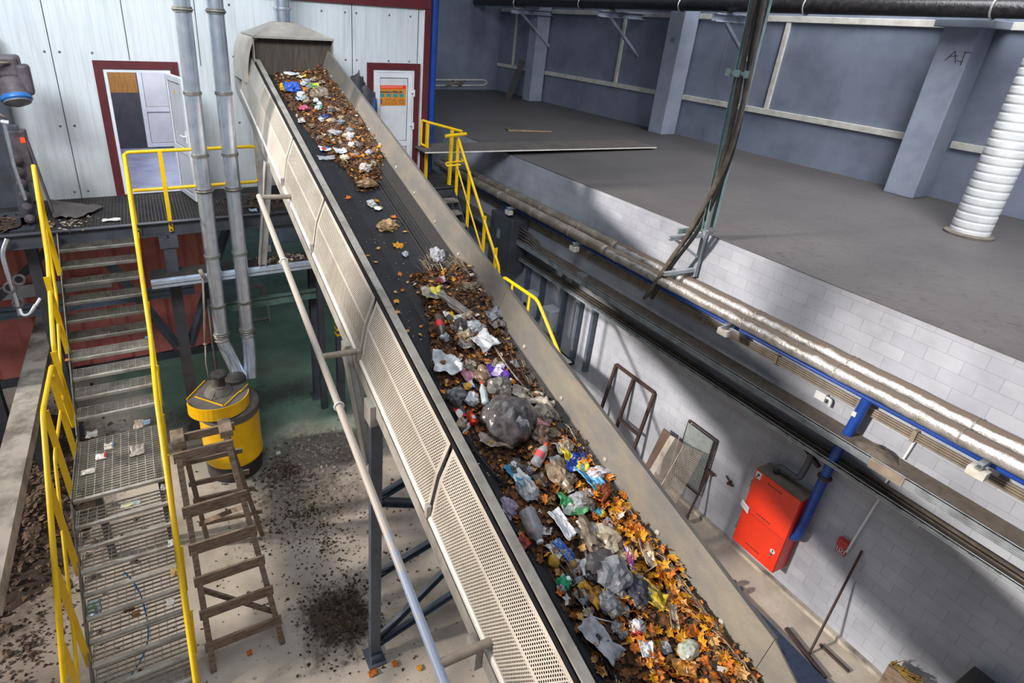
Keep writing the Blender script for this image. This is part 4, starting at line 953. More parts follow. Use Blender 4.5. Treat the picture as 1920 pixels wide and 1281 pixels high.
for y in (7.15, 6.65): b = MB(); b.bar((5.05, y, 1.6), (5.05, y, 2.62), .05, .014, (1, 0, 0)); b.build('rail_post', 'yellow', h)
for x_ in (5.05, 4.35): b = MB(); b.bar((x_, 6.4, 1.6), (x_, 5.0, .3), .012, .18); b.build('stringer', 'dark_steel', sr)
for k in range(8):
    y = 6.3-.185*k; b = MB(); b.box((4.37, y-.2, 1.56-.18*(k+1)-.03), (5.03, y, 1.56-.18*(k+1))); b.build('tread', 'galv_dirty', sr)
# short flat loops on the upper stair head
b = MB(); zz = ZP+1.0; b.tube([(4.72, 9.2, zz), (5.2, 9.34, zz)], .03, 8); o = b.build('rail_cap', 'yellow', sr)
b = MB(); b.tube(rounded([(5.0, 9.1, zz-.5), (4.75, 9.15, zz-.52), (4.8, 9.3, zz-.5), (5.2, 9.35, zz-.5), (5.2, 9.45, zz-.48)], .04), .017, 8); b.build('rail_loop', 'yellow', sr)
# grey cabinet standing by the stairs, partly behind them
t = thing('junction_cabinet', at(905, 460, X=6.2), 'dark grey electrical cabinet with cables behind the yellow stair rail', 'cabinet')
b = MB(); b.box((6.12, 8.9, 1.9), (6.5, 9.7, 3.0)); b.build('body', 'dark_steel', t, bevel=.01)
for k in range(5): b = MB(); b.tube(rounded([(6.3, 8.9, 2.6+.07*k), (6.3, 8.5-.05*k, 2.62+.05*k), (6.3, 8.2-.1*k, 2.5)], .1), .02, 7); b.build('cable', 'hose', t, smooth=True)
b = MB(); b.box((6.115, 9.3, 2.5), (6.12, 9.42, 2.7)); b.build('plate', 'strut', t)

# ------------------------------------------------------------------ runs along the block wall
def run(name, pts, r, m, label, cat, group=None, n=14, sm=True):
    b = MB(); b.tube(pts, r, n); o = b.build(name, m, smooth=sm); return tag(o, label, cat, group)
YA, YZ = -3.0, 12.6
def foilrun(name, x, z, r, label):
    t = thing(name, (x, 5, z), label, 'pipe', 'foil wrapped pipes on the block wall')
    for y0, y1, m in ((YA, 6.4, 'foil'), (6.4, YZ, 'foil_dull')):
        b = MB(); n = int((y1-y0)/.09); pts = []
        for i in range(n+1):
            y = y0+(y1-y0)*i/n; pts.append((x+.006*noise.noise(V((y*4, x, 0))), y, z+.008*noise.noise(V((y*3, x, 5)))))
        b.tube(pts, [r*(1+.06*noise.noise(V((p[1]*7, x, 2)))) for p in pts], 16); b.build('wrap', m, t, smooth=True)
    y = .4
    while y < 11: b = MB(); b.tube(arc((x, y, z), (1,0,0), (0,0,1), r*1.03, 0, 2*PI, 14), .008, 5); b.build('tape', 'foil', t); y += 1.15
    return t
foilrun('wrapped_pipe', 6.45, 3.36, .085, 'upper of the two foil-wrapped pipes, nearer the white block wall')
foilrun('wrapped_pipe', 6.25, 3.31, .085, 'lower of the two foil-wrapped pipes, further out from the block wall')
run('blue_pipe', [(6.36, YA, 3.13), (6.36, YZ, 3.13)], .022, 'blue', 'thin blue pipe running along the wall just below the foil-wrapped pipes', 'pipe')
for k in range(4):
    run('conduit', [(6.53, YA, 2.965-.028*k), (6.53, YZ, 2.965-.028*k)], .0125, 'conduit', ['topmost', 'second from top', 'third from top', 'lowest'][k]+' of four thin dusty conduits along the block wall', 'conduit', 'thin conduits on the block wall', 8)
b = None
for k, y in enumerate((.9, 1.95, 2.5, 3.5, 4.6, 5.8, 7.1)):
    b = MB(); b.box((6.5, y-.02, 2.86), (6.57, y+.02, 2.99)); o = b.build('conduit_clip', 'conduit', bevel=.004); tag(o, 'small clip holding the four thin conduits on the block wall', 'clip', 'clips of the thin conduits')
for k, y in enumerate((1.32, 4.02, 7.05, 9.1)):
    lab = ['nearest', 'second nearest', 'third nearest', 'farthest'][k]
    t = thing('pipe_support', (6.4, y, 3.0), lab+' small steel bracket carrying the foil-wrapped pipes', 'bracket', 'brackets of the wrapped pipes')
    b = MB(); b.chan((6.57, y, 3.2), (6.1, y, 3.2), .05, .05, .006); b.build('arm', 'tray', t)
    b = MB(); b.box((6.5, y-.06, 2.98), (6.57, y+.06, 3.2)); b.build('wall_plate', 'tray', t)
    b = MB(); b.box((6.1, y-.07, 3.08), (6.2, y+.07, 3.16)); b.build('block', 'cream_steel', t)
# two cable trays
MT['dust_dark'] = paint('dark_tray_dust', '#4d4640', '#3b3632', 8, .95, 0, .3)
def tray(name, x0, x1, z, h, label, lip, dusty=True, slots=False):
    t = thing(name, ((x0+x1)/2, 4, z), label, 'cable tray')
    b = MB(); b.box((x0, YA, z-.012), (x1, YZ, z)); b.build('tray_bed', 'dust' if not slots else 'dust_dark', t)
    b = MB()
    for k in range(lip): zz = z-.012-h+h*k/lip; b.box((x0-.008-.004*(k % 2), YA, zz+.004), (x0+.004, YZ, zz+h/lip-.004))
    b.box((x0, YA, z-.012-h), (x0+.003, YZ, z+.012)); b.build('side_lip', 'tray', t)
    if slots:
        b = MB(); y = -1.0
        while y < 11: b.box((x0-.011, y, z-.03), (x0-.004, y+.05, z-.014)); y += .21
        b.build('slots', 'black', t)
    y = .2
    while y < 12:
        b = MB(); b.chan((XW, y, z-.05), (x0+.02, y, z-.05), .04, .04, .005); b.box((XW-.02, y-.03, z-.22), (XW, y+.03, z-.02)); b.build('cantilever', 'tray', t); y += 1.42
    return t
tu = tray('cable_tray', 6.27, 6.54, 2.60, .085, 'upper dust-filled cable tray along the block wall with a ribbed pale lip', 4)
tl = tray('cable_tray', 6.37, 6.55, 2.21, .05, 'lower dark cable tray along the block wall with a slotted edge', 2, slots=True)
for x_, r_ in ((6.5, .022), (6.44, .014)): b = MB(); b.tube([(x_, YA, 2.21+r_), (x_, YZ, 2.21+r_)], r_, 8); b.build('tray_cable', 'hose', tl, smooth=True)
q = at(1640, 840, X=6.3); b = MB()
def dl(u, v): a = v*2*PI; return V((6.40+.12*u*math.cos(a), q.y+.22*u*math.sin(a), 2.6+.07*(1-u*u)*(1+.5*noise.noise(V((u*4, a, 2))))))
b.grid(8, 20, dl); b.build('dust_lump', 'dust', tu, smooth=True)
b = MB(); b.box((6.25, q.y-.35, 2.49), (6.27, q.y-.02, 2.6)); b.build('joint_plate', 'conduit', tu)
# junction boxes mounted above the lower tray, far end
for k, (u, v) in enumerate(((1092, 520), (1122, 545))):
    q = at(u, v, X=6.4); b = MB(); b.box((6.34, q.y-.09, q.z-.07), (6.46, q.y+.09, q.z+.07)); o = b.build('tray_box', 'tray', bevel=.01)
    tag(o, ['first small square box clipped under the upper cable tray behind the yellow rail', 'second small square box clipped under the upper cable tray nearer the cables'][k], 'box', 'boxes below the upper tray')
# blue post / pipe with elbow
t = thing('blue_riser', (6.42, 2.5, 1.0), 'thick blue pipe coming down the wall behind the trays to the red cabinet', 'pipe')
b = MB(); b.tube(rounded([(6.42, 2.40, 3.2), (6.42, 2.49, 2.2), (6.42, 2.52, .93), (6.42, 2.75, .93), (6.42, 2.95, .93)], .14, 8), .052, 16); b.build('pipe', 'blue', t, smooth='auto')
b = MB(); b.tube(arc((6.42, 2.495, 1.95), (1,0,0), (0,1,0), .058, 0, 2*PI, 14), .022, 6); b.tube([(6.45, 2.6, 2.0), (6.5, 2.85, 2.1)], .03, 8); b.build('valve', 'iron', t, smooth=True)
b = MB(); b.bar((6.45, 2.42, 3.19), (6.45, 2.36, 3.2), .1, .05); b.box((6.36, 2.43, 2.86), (6.372, 2.47, 2.92)); b.build('bracket', 'white', t)
run('blue_pipe_stub', [(6.4, 9.55, 3.2), (6.4, 9.6, 2.6)], .05, 'blue', 'dark blue pipe stub below the foil-wrapped pipes near the cabin', 'pipe', n=12)
# red fire cabinet
fc = thing('fire_cabinet', (6.43, 2.87, .35), 'bright red steel fire hose cabinet hung on the white block wall', 'cabinet')
fy0, fy1, fz0, fz1, fx = 2.57, 3.18, .335, 1.55, 6.30
b = MB(); b.box((fx+.02, fy0, fz0), (XW-.005, fy1, fz1)); b.build('body', 'red', fc, bevel=.006)
b = MB(); b.box((fx, fy0+.006, fz0+.005), (fx+.018, fy1-.006, fz1-.005)); dr_ = b.build('door', 'red', fc, bevel=.004)
b = MB(); b.box((fx+.0, fy0, fz1), (XW-.01, fy1, fz1+.006)); b.build('dust_cover', 'dust', fc, label='dust-covered top')
b = MB(); b.box((fx-.003, fy0+.12, fz0+.28), (fx, fy0+.1, fz0+.28))
for z, y0_, y1_ in ((fz0+.62, 2.8, 3.0), (fz0+.1, 2.8, 3.0), (fz0+1.12, 2.8, 3.0)):
    for k in range(6): b.box((fx-.002, y0_+(y1_-y0_)*k/6, z), (fx+.001, y0_+(y1_-y0_)*(k+.7)/6, z+.016))
b.build('vent_slots', 'iron', dr_)
b = MB(); b.box((fx-.002, fy0+.01, fz0+.56), (fx, fy1-.02, fz0+.564)); b.build('door_seam', 'iron', dr_)
b = MB(); b.lathe((fx, fy0+.09, fz0+.3), (-1,0,0), [(.032, 0), (.032, .003)], 16); b.build('key_sticker', 'white', dr_)
b = MB(); b.lathe((fx-.003, fy0+.09, fz0+.31), (-1,0,0), [(.011, 0), (.011, .002)], 10); b.box((fx-.005, fy0+.086, fz0+.275), (fx-.003, fy0+.094, fz0+.305)); b.build('key_mark', 'iron', dr_)
b = MB(); b.lathe((fx, fy0+.1, fz0+.245), (-1,0,0), [(.016, 0), (.016, .02)], 12); b.build('lock', 'galv', dr_)
b = MB(); b.box((fx-.003, fy1-.09, fz1-.12), (fx, fy1-.02, fz1-.02)); b.build('sticker', 'white', dr_)
b = MB(); b.lathe((fx-.004, fy1-.055, fz1-.06), (-1,0,0), [(.018, 0), (.018, .002)], 10); b.bar((fx-.004, fy1-.06, fz1-.07), (fx-.004, fy1-.03, fz1-.11), .012, .002, (1,0,0)); b.build('sticker_mark', 'iron', dr_)
b = MB(); b.grid(6, 4, lambda u, v: V((fx-.01-.02*noise.noise(V((u*5, v*4, 1))), fy1+.03-.12*u, fz0+.68-.1*v-.05*u))); b.build('seal_tag', 'white', fc, thick=.004)
for z in (fz0+.25, fz1-.25): b = MB(); b.tube([(fx+.005, fy1, z-.05), (fx+.005, fy1, z+.05)], .012, 7); b.build('hinge', 'galv', dr_)
q = at(1450, 878, X=6.45); b = MB(); b.tube(rounded([(6.45, 3.02, 1.55), (6.45, 3.02, 1.68), (6.45, 2.75, 1.68), (6.45, 2.72, 1.95), (6.45, 2.72, 2.2)], .08), .035, 10); o = b.build('grey_pipe', 'dark_steel', smooth=True); tag(o, 'dark grey bent pipe between the red cabinet and the lower cable tray', 'pipe')
# white plastic trunking and boxes
def strip(p, q, w, label):
    b = MB(); b.bar(p, q, .02, w, (1, 0, 0)); o = b.build('cable_trunking', 'white', bevel=.003); tag(o, label, 'trunking', 'white cable trunking on the wall')
strip((6.55, 2.05, 1.16), (6.55, 1.98, 2.17), .042, 'long white trunking running down the wall to the small red call point')
strip((6.55, 2.0, 2.25), (6.55, 1.97, 2.48), .042, 'short white trunking between the two cable trays above the call point')
strip((6.55, 1.95, 2.62), (6.55, 1.93, 2.87), .042, 'short white trunking between the upper tray and the thin conduits')
b = MB(); q = at(1540, 742, X=6.53); b.box((6.5, q.y-.06, q.z-.05), (6.56, q.y+.06, q.z+.05)); b.tube(rounded([(6.52, q.y-.06, q.z+.02), (6.52, q.y-.12, q.z+.02), (6.52, q.y-.12, q.z-.07)], .03), .018, 7); o = b.build('junction_box', 'white', bevel=.006); tag(o, 'small white junction box on the wall left of the blue pipe', 'box')
cp = thing('call_point', (6.54, 2.09, 1.05), 'small red manual call point with a framed O sign on the wall', 'alarm')
q = at(1578, 1027, X=6.54); y, z = q.y, q.z+.02
b = MB(); b.box((6.50, y-.055, z), (6.565, y+.055, z+.1)); b.build('housing', 'red_sign', cp, bevel=.006)
b = MB(); b.box((6.55, y-.055, z-.115), (6.565, y+.055, z-.005)); b.build('sign', 'red_sign', cp)
b = MB()
for lo, hi in (((-.045, -.105), (.045, -.097)), ((-.045, -.023), (.045, -.015)), ((-.045, -.105), (-.037, -.015)), ((.037, -.105), (.045, -.015))): b.box((6.547, y+lo[0], z+lo[1]), (6.55, y+hi[0], z+hi[1]))
b.build('white_frame', 'white', cp)
b = MB(); pts = [V((6.547, y+.017*math.cos(a*PI/10), z-.06+.025*math.sin(a*PI/10))) for a in range(20)]; b.tube(pts, .006, 6, closed=True); b.build('letter_o', 'white', cp)
# dark alu frames and sheets leaning on the wall
def leanframe(name, q0, q1, z0, z1, lean, t_, m, label, bars=()):
    t = thing(name, (6.4, (q0+q1)/2, z0), label, 'frame')
    P = lambda u, w: V((XW-.03-lean*(1-w), q0+(q1-q0)*u, z0+(z1-z0)*w))
    for a, b_ in (((0,0),(0,1)), ((1,0),(1,1)), ((0,1),(1,1)), ((0,0),(1,0)))+tuple(bars):
        b = MB(); b.bar(P(*a), P(*b_), t_, t_, (1, 0, 0)); b.build('frame_bar', m, t)
    return t, P
leanframe('window_frame', 6.0, 5.12, .0, 1.36, .22, .045, 'iron', 'dark metal frame with an inner sash leaning on the block wall below the trays', (((.48, .05), (.48, 1)), ((.48, .42), (1, .42)), ((.0, .2), (.48, .2))))
t = thing('wall_uprights', (6.5, 7.8, .8), 'row of dark zinc channel uprights fixed to the wall below the lower tray', 'uprights')
for y in (8.72, 8.2, 7.52, 7.06, 6.68):
    zb = 1.15 if y > 8 else .82
    b = MB(); b.chan((6.52, y, zb), (6.52, y, 2.13), .06, .11, .01, (1, 0, 0)); b.build('upright', 'leg_blue', t)
b = MB(); b.box((6.36, 6.95, .80), (6.5, 7.55, .86)); b.box((6.34, 6.95, .72), (6.4, 7.55, .80)); o = b.build('socket_strip', 'black', bevel=.005); tag(o, 'long black terminal strip with a pale edge under the wall uprights', 'strip')
e = MB(); e.box((6.35, 6.95, .862), (6.44, 7.55, .868)); e.build('strip_edge', 'cream_steel', o)
for k, (u, v, w, h) in enumerate(((985, 572, .3, .5), (1022, 600, .3, .45))):
    q = at(u, v, X=6.3); t = thing('switch_box', (6.4, q.y, q.z-h/2), ['grey wall switch box left of the yellow rail bend', 'grey wall switch box right of the yellow rail bend'][k], 'box', 'grey switch boxes on the wall')
    b = MB(); b.box((6.3, q.y-w/2, q.z-h/2), (6.56, q.y+w/2, q.z+h/2)); b.build('body', paint('switch_grey%d' % k, '#b4bac2', '#9aa1aa', 4, .45), t, bevel=.008)
    b = MB(); b.box((6.27, q.y-.03, q.z), (6.3, q.y+.03, q.z+.06)); b.build('lever', 'black', t)
# leaning perforated cover, sheet and plate
t = thing('spare_cover', (6.3, 4.2, 0), 'dirty perforated spare cover panel leaning on the block wall left of the red cabinet', 'panel')
A_, B_, C_, D_ = V((6.08, 4.62, .05)), V((6.38, 4.55, 1.02)), V((6.36, 3.95, 1.16)), V((6.04, 3.98, .05))
nr = (B_-A_).cross(D_-A_).normalized()*-.0
b = MB(); m1, m2 = A_.lerp(D_, .52)+V((-.05, 0, 0)), B_.lerp(C_, .52)+V((-.05, 0, 0)); s1, s2 = A_.lerp(D_, .16), B_.lerp(C_, .16)
b.quad(s1, m1, m2, s2, 0, [(0,0),(.3,0),(.3,1.1),(0,1.1)]); b.quad(m1, D_, C_, m2, 0, [(.31,0),(.6,0),(.6,1.1),(.31,1.1)]); b.quad(A_, s1, s2, B_, 1, [(0,0)]*4)
b.build('perforated_sheet', ['perf_dirty', 'conc'], t)
b = MB(); b.bar(m1+V((-.006,0,0)), m2+V((-.006,0,0)), .012, .01, (1,0,0)); b.build('fold_edge', 'conc', t)
b = MB(); b.poly([V((6.16, 4.75, 0)), V((6.42, 4.72, 1.0)), V((6.40, 4.56, 1.02)), V((6.12, 4.62, 0))], (.02, 0, 0)); o = b.build('brown_board', paint('brown_board', '#6a5549', '#54433a', 5, .8)); tag(o, 'brown board leaning behind the perforated cover on the wall', 'board')
leanframe('glass_sheet', 4.42, 3.92, .35, 1.34, .05, .02, 'iron', 'framed grey sheet leaning on the wall behind the perforated cover')
b = MB(); b.box((6.5, 3.95, .4), (6.51, 4.4, 1.32)); o = b.build('grey_sheet', 'glass_dirty'); tag(o, 'flat grey sheet standing inside the thin frame behind the perforated cover', 'sheet')
# tools leaning on the wall
t = thing('push_broom', at(1285, 980, Z=0), 'rusty broom handle with a short cross head leaning near the perforated cover', 'broom')
q0, q1 = at(1284, 978, Z=.05), at(1330, 885, X=6.52)
b = MB(); b.tube([q0, q1], .016, 8); b.build('handle', 'iron', t); b = MB(); b.bar(q1+V((0, .07, .0)), q1+V((0, -.08, .0)), .04, .035); b.build('cross_head', 'iron', t)
b = MB(); b.lathe(q0, q0-q1, [(.02, -.12), (.035, -.05), (.04, 0)], 8); b.build('ferrule', 'iron', t)
b = MB(); q = at(1370, 903, X=6.55)
b.bar(q+V((-.01, .08, .04)), q+V((-.02, -.02, -.01)), .012, .02); b.bar(q+V((-.02, .03, -.05)), q+V((-.02, -.06, -.02)), .02, .03); b.tube([q+V((.02, 0, 0)), q+V((-.05, 0, 0))], .012, 7); o = b.build('wall_hook', 'iron'); tag(o, 'small rusty hook sticking out of the block wall left of the red cabinet', 'hook')
t = thing('leaning_rod', at(1520, 1222, Z=0), 'long thin dark rod leaning on the wall right of the red cabinet', 'rod')
b = MB(); b.tube([V((6.05, 1.80, .0)), V((6.08, 1.81, .1)), V((6.555, 1.93, 1.30))], .013, 8); b.build('rod', 'iron', t)
# floor things by the wall
b = MB(); p = [at(1376, 1095, Z=.02), at(1425, 1145, Z=.02), at(1556, 1281, Z=.02)]
a0, a1 = at(1380, 1105, Z=.03), at(1560, 1290, Z=.03)
b.poly([(a0.x-.9, a0.y+.1, 0), (a0.x, a0.y, 0), (a1.x, a1.y, 0), (a1.x-.05, .2, 0), (a1.x-.95, .2, 0)], (0, 0, .05)); o = b.build('rubber_mat', 'blue_mat'); tag(o, 'dark blue ribbed rubber strip lying on the floor along the wall', 'mat')
b = MB(); q = at(1377, 1103, Z=.05); b.tube(arc(q+V((0, 0, .03)), (1,0,0), (0,1,0), .07, .5, 5.5, 10), .03, 8); o = b.build('blue_hose_end', paint('dull_blue', '#4f6685', '#3c5070', 8, .6), smooth=True); tag(o, 'dull blue hose end lying on the floor beside the rubber strip', 'hose')
def stick(a, b_, r, m, lab):
    b = MB(); b.bar(at(*a, Z=.02), at(*b_, Z=.02), r, r*.7); o = b.build('bar', m, bevel=.003); tag(o, lab, 'bar')
stick((1474, 1178), (1548, 1272), .05, 'iron', 'dark steel bar lying on the brown floor left of the leaning rod')
stick((1537, 1208), (1592, 1260), .035, 'iron', 'shorter dark bar lying on the floor right of the leaning rod')
q = at(1690, 1268, Z=.05)
t = thing('broom_head', at(1672, 1275, Z=0), 'straw broom head on the floor at the bottom right', 'broom'); b = MB(); rr = random.Random(4)
q = at(1690, 1268, X=6.3)
for i in range(60): a = q+V((rr.uniform(-.04, .04), rr.uniform(-.12, .12), .06)); b.tube([a, a+V((rr.uniform(-.03, .03), rr.uniform(-.22, .02), rr.uniform(-.02, .1)))], .005, 4)
b.build('bristles', paint('straw', '#a98a45', '#7d6431', 20, .8), t)
b = MB(); b.box((q.x-.05, q.y-.1, 0), (q.x+.05, q.y+.12, q.z+.05)); b.build('head_block', 'wood', t)
b = MB(); q = at(1830, 1262, X=6.35); b.box((6.1, q.y-.4, 0), (6.5, q.y+.05, q.z-.06)); o = b.build('dark_crate', 'black_steel', bevel=.01); tag(o, 'dark box against the wall at the bottom right corner', 'box')
# ------------------------------------------------------------------ hanging cables with struts
hc_ = thing('wall_bracket', (6.45, 4.9, 3.4), 'zinc wall bracket where the hanging cables cross the edge of the upper floor', 'bracket')
b = MB(); b.chan((6.52, 4.93, 3.45), (6.52, 4.93, 4.12), .05, .06, .008, (1,0,0)); b.build('upright', 'tray', hc_)
b = MB(); b.chan((6.57, 4.93, 4.05), (6.0, 5.05, 4.02), .05, .05, .008); b.build('arm', 'tray', hc_)
b = MB(); b.chan((6.55, 4.93, 3.55), (6.05, 5.05, 3.5), .05, .05, .008); b.build('arm', 'tray', hc_)
b = MB(); b.bar((6.52, 4.93, 3.72), (6.1, 5.03, 4.0), .035, .035); b.build('brace', 'tray', hc_)
b = MB(); b.box((6.05, 4.97, 4.10), (6.55, 5.0, 4.17)); b.build('slotted_plate', 'strut', hc_)
def strutrun(a, b_, lab):
    b = MB(); b.chan(a, b_, .045, .05, .006, (0, 1, 0)); o = b.build('ceiling_strut', 'strut'); tag(o, lab, 'strut', 'struts beside the hanging cables')
s1b, s2b = at(1318, 440, X=6.15), V((6.5, 4.93, 4.15))
strutrun(at(1320, 430, X=6.2), at(1408, 0, X=6.2)+V((0, 0, .6)), 'left pale zinc strut standing beside the hanging black cables')
strutrun(at(1335, 428, X=6.35), at(1442, 0, X=6.35)+V((0, 0, .6)), 'right pale zinc strut standing beside the hanging black cables')
cabs = [((1215, 555), (1255, 490), (1300, 420), (1345, 320), (1372, 210), (1395, 80), (1412, 0)),
        ((1222, 560), (1262, 495), (1308, 425), (1356, 320), (1384, 220), (1404, 90), (1422, 0)),
        ((1208, 560), (1250, 500), (1306, 405), (1358, 300), (1392, 180), (1412, 80), (1428, 0))]
for k, c_ in enumerate(cabs):
    pts = []
    for i, q in enumerate(c_): pts.append(at(q[0]+(5 if q[1] < 450 else 0), q[1], X=6.22+.02*(k % 2)-.02*(i > 0)-.01*k))
    pts.append(pts[-1]+(pts[-1]-pts[-2]).normalized()*.6)
    out = []
    for i in range(len(pts)-1):
        for j in range(4):
            t_ = j/4; p0 = pts[max(i-1, 0)]; p1 = pts[i]; p2 = pts[i+1]; p3 = pts[min(i+2, len(pts)-1)]
            out.append(.5*((2*p1)+(p2-p0)*t_+(2*p0-5*p1+4*p2-p3)*t_*t_+(3*p1-p0-3*p2+p3)*t_**3))
    out.append(pts[-1]); b = MB(); b.tube(out, .03 if k != 1 else .026, 10); o = b.build('hanging_cable', ['hose', 'black', 'hose'][k], smooth=True)
    tag(o, ['left thick dusty cable hanging down to the cable tray', 'slim black cable in the middle of the hanging bundle', 'right thick dusty cable hanging down to the cable tray'][k], 'cable', 'cables hanging to the tray')
b = MB(); q = at(1388, 138, X=6.2)
b.box(tuple(q+V((-.03, -.13, -.02))), tuple(q+V((.05, .16, .02)))); 
for dy in (-.12, .0, .13): b.box(tuple(q+V((-.05, dy-.03, -.04))), tuple(q+V((.0, dy+.04, .04))))
o = b.build('cable_clamp', 'strut', bevel=.004); tag(o, 'zinc cross clamp tying the hanging cables to the struts', 'clamp')
# ------------------------------------------------------------------ waste on the belt
def edge(pts, zp): return [belt(x, y, zp) for x, y in pts]
LP = edge([(514,142),(545,200),(585,250),(622,285),(660,322),(676,350)], 2.86)
RP = edge([(602,133),(640,180),(675,225),(710,290),(716,318),(702,350)], 2.86)
LP2 = edge([(772,505),(800,560),(810,620),(812,680),(838,735),(872,800),(940,885),(985,1010),(1040,1070),(1075,1150),(1122,1225),(1165,1310),(1200,1380)], 2.86)
RP2 = edge([(812,500),(880,520),(925,585),(945,640),(1000,735),(1040,800),(1085,850),(1140,930),(1200,1010),(1270,1090),(1330,1180),(1410,1281),(1480,1380)], 2.88)
def interp(P, y):
    P = sorted(P, key=lambda p: p.y)
    if y <= P[0].y: return P[0].x
    for a, b in zip(P, P[1:]):
        if a.y <= y <= b.y: return a.x+(b.x-a.x)*(y-a.y)/(b.y-a.y+1e-9)
    return P[-1].x
def beltz(x):                                   # z' of the belt surface at x
    s = top
    for (x0, z0), (x1, z1) in zip(s, s[1:]):
        if x0 <= x <= x1: return z0+(z1-z0)*(x-x0)/(x1-x0)
    return s[0][1]
def heap_h(L, R, ya, yb, H, x, y):
    xl, xr = interp(L, y)+.0, interp(R, y)
    if not (ya < y < yb) or xr-xl < .02: return 0
    t = (x-xl)/(xr-xl)
    if t <= 0 or t >= 1: return 0
    e = min(1, (y-ya)/.35, (yb-y)/.35)
    return H*max(0, 4*t*(1-t))**.55*max(0, e)**.6*(.75+.6*noise.noise(V((x*5, y*4, 2.1))))
HEAPS = [(LP2, RP2, .3, min(max(p.y for p in LP2), max(p.y for p in RP2)), .13), (LP, RP, min(min(p.y for p in LP), min(p.y for p in RP)), 9.6, .13)]
def top_z(x, y):
    h = 0
    for L, R, ya, yb, H in HEAPS: h = max(h, heap_h(L, R, ya, yb, H, x, y))
    return beltz(x)+h, h
debm = litter_print('shredded_waste', ['#3a261a', '#4e3320', '#2a1d16', '#6a4526', '#1e1714', '#7d5a34'], 42, .85, 0, 1)
def maple(b, p, s, R, mi, rr, simple=False):
    n = 5; pts = []
    lob = [(-150, .6), (-122, .5), (-98, .92), (-64, .62), (-38, 1.0), (-16, .72), (0, 1.12), (16, .72), (38, 1.0), (64, .62), (98, .92), (122, .5), (150, .6)]
    if simple: lob = [(-140, .6), (-70, .9), (-30, .7), (0, 1.1), (35, .7), (75, .9), (140, .6)]
    cv_ = rr.uniform(-.5, .7)
    for a, r in lob:
        a = math.radians(a); r *= rr.uniform(.8, 1.15); x, y = math.sin(a)*r*.8, math.cos(a)*r; pts.append(V((x*s, y*s, s*cv_*(x*x+.3*y*y)+s*.1*rr.uniform(-1, 1))))
    pts.append(V((0, -.55*s, 0))); k = len(pts)
    b.add([p+R@V((0, 0, -.0))]+[p+R@q for q in pts], [(0, i+1, (i+1) % k+1) for i in range(k)], mi)
lm = [paint('leaf_yellow', '#d99a1c', '#b87614', 30, .6), paint('leaf_orange', '#c4701f', '#9c4f16', 30, .6), paint('leaf_brown', '#7c4a22', '#5c3519', 30, .7), paint('leaf_dark', '#4a2f1c', '#352217', 30, .75), paint('leaf_pale', '#c79a5c', '#a87c45', 30, .7), paint('scrap_white', '#c9c5be', '#a29b92', 30, .6)]
rr = random.Random(21)
for hi, (L, R, ya, yb, H) in enumerate(HEAPS):
    b = MB(); ny = int((yb-ya)/.035); nx = 26
    def fn(u, v):
        y = ya+(yb-ya)*u; xl, xr = interp(L, y)-.02, interp(R, y)+.02; x = xl+(xr-xl)*v
        return K(x, y, beltz(x)+heap_h(L, R, ya, yb, H, x, y)+.012*noise.noise(V((x*24, y*24, 7)))-.004)
    b.grid(ny, nx, fn); o = b.build('waste_bed', debm, smooth=True)
    tag(o, ['dark brown bed of shredded damp waste along the near stretch of the belt', 'dark brown bed of shredded damp waste on the upper end of the belt'][hi], 'waste', None, 'stuff')
    b = MB(); N = 3600 if hi == 0 else 1900
    for i in range(N):
        y = ya+(yb-ya)*rr.random()**(1.15 if hi == 0 else 1); xl, xr = interp(L, y)-.03, interp(R, y)+.05; t = rr.random(); x = xl+(xr-xl)*t
        if not (1.62 < x < 2.58): continue
        z, h = top_z(x, y); near = hi == 0 and y < 2.4
        s = rr.uniform(.014, .034) if not near else rr.uniform(.02, .05)
        gold = near and t > (.42 if y > 1.7 else .25)+.2*noise.noise(V((x*3, y*3, 0)))
        mi = rr.choices(range(6), [6, 5, 2, 1, 2, .1] if gold else ([.5, 1.5, 6, 7, 1.2, .5] if hi == 0 else [1.2, 1.6, 6, 6.5, 2.0, 1.2]))[0]
        R_ = Euler((rr.gauss(.28, .5), rr.gauss(0, .5), rr.uniform(0, 6.3))).to_matrix()
        maple(b, K(x, y, z+rr.uniform(.0, .022)+s*.2), s, R_, mi, rr, simple=s < .028)
    o = b.build('leaf_litter', lm); tag(o, ['fallen leaves and scraps covering the waste along the near stretch of the belt', 'fallen leaves and scraps covering the waste on the upper end of the belt'][hi], 'leaves', None, 'stuff')
b = MB()
for i in range(420):
    y = rr.uniform(.8, 7.5); x = rr.gauss(2.05, .22)
    if 1.66 < x < 2.5: s = rr.uniform(.004, .011); maple(b, K(x, y, beltz(x)+.004), s, Euler((0, 0, rr.uniform(0, 6))).to_matrix(), rr.choice((1, 2, 4, 5)), rr, True)
o = b.build('belt_crumbs', lm); tag(o, 'tiny crumbs dotted over the bare black belt', 'crumbs', None, 'stuff')
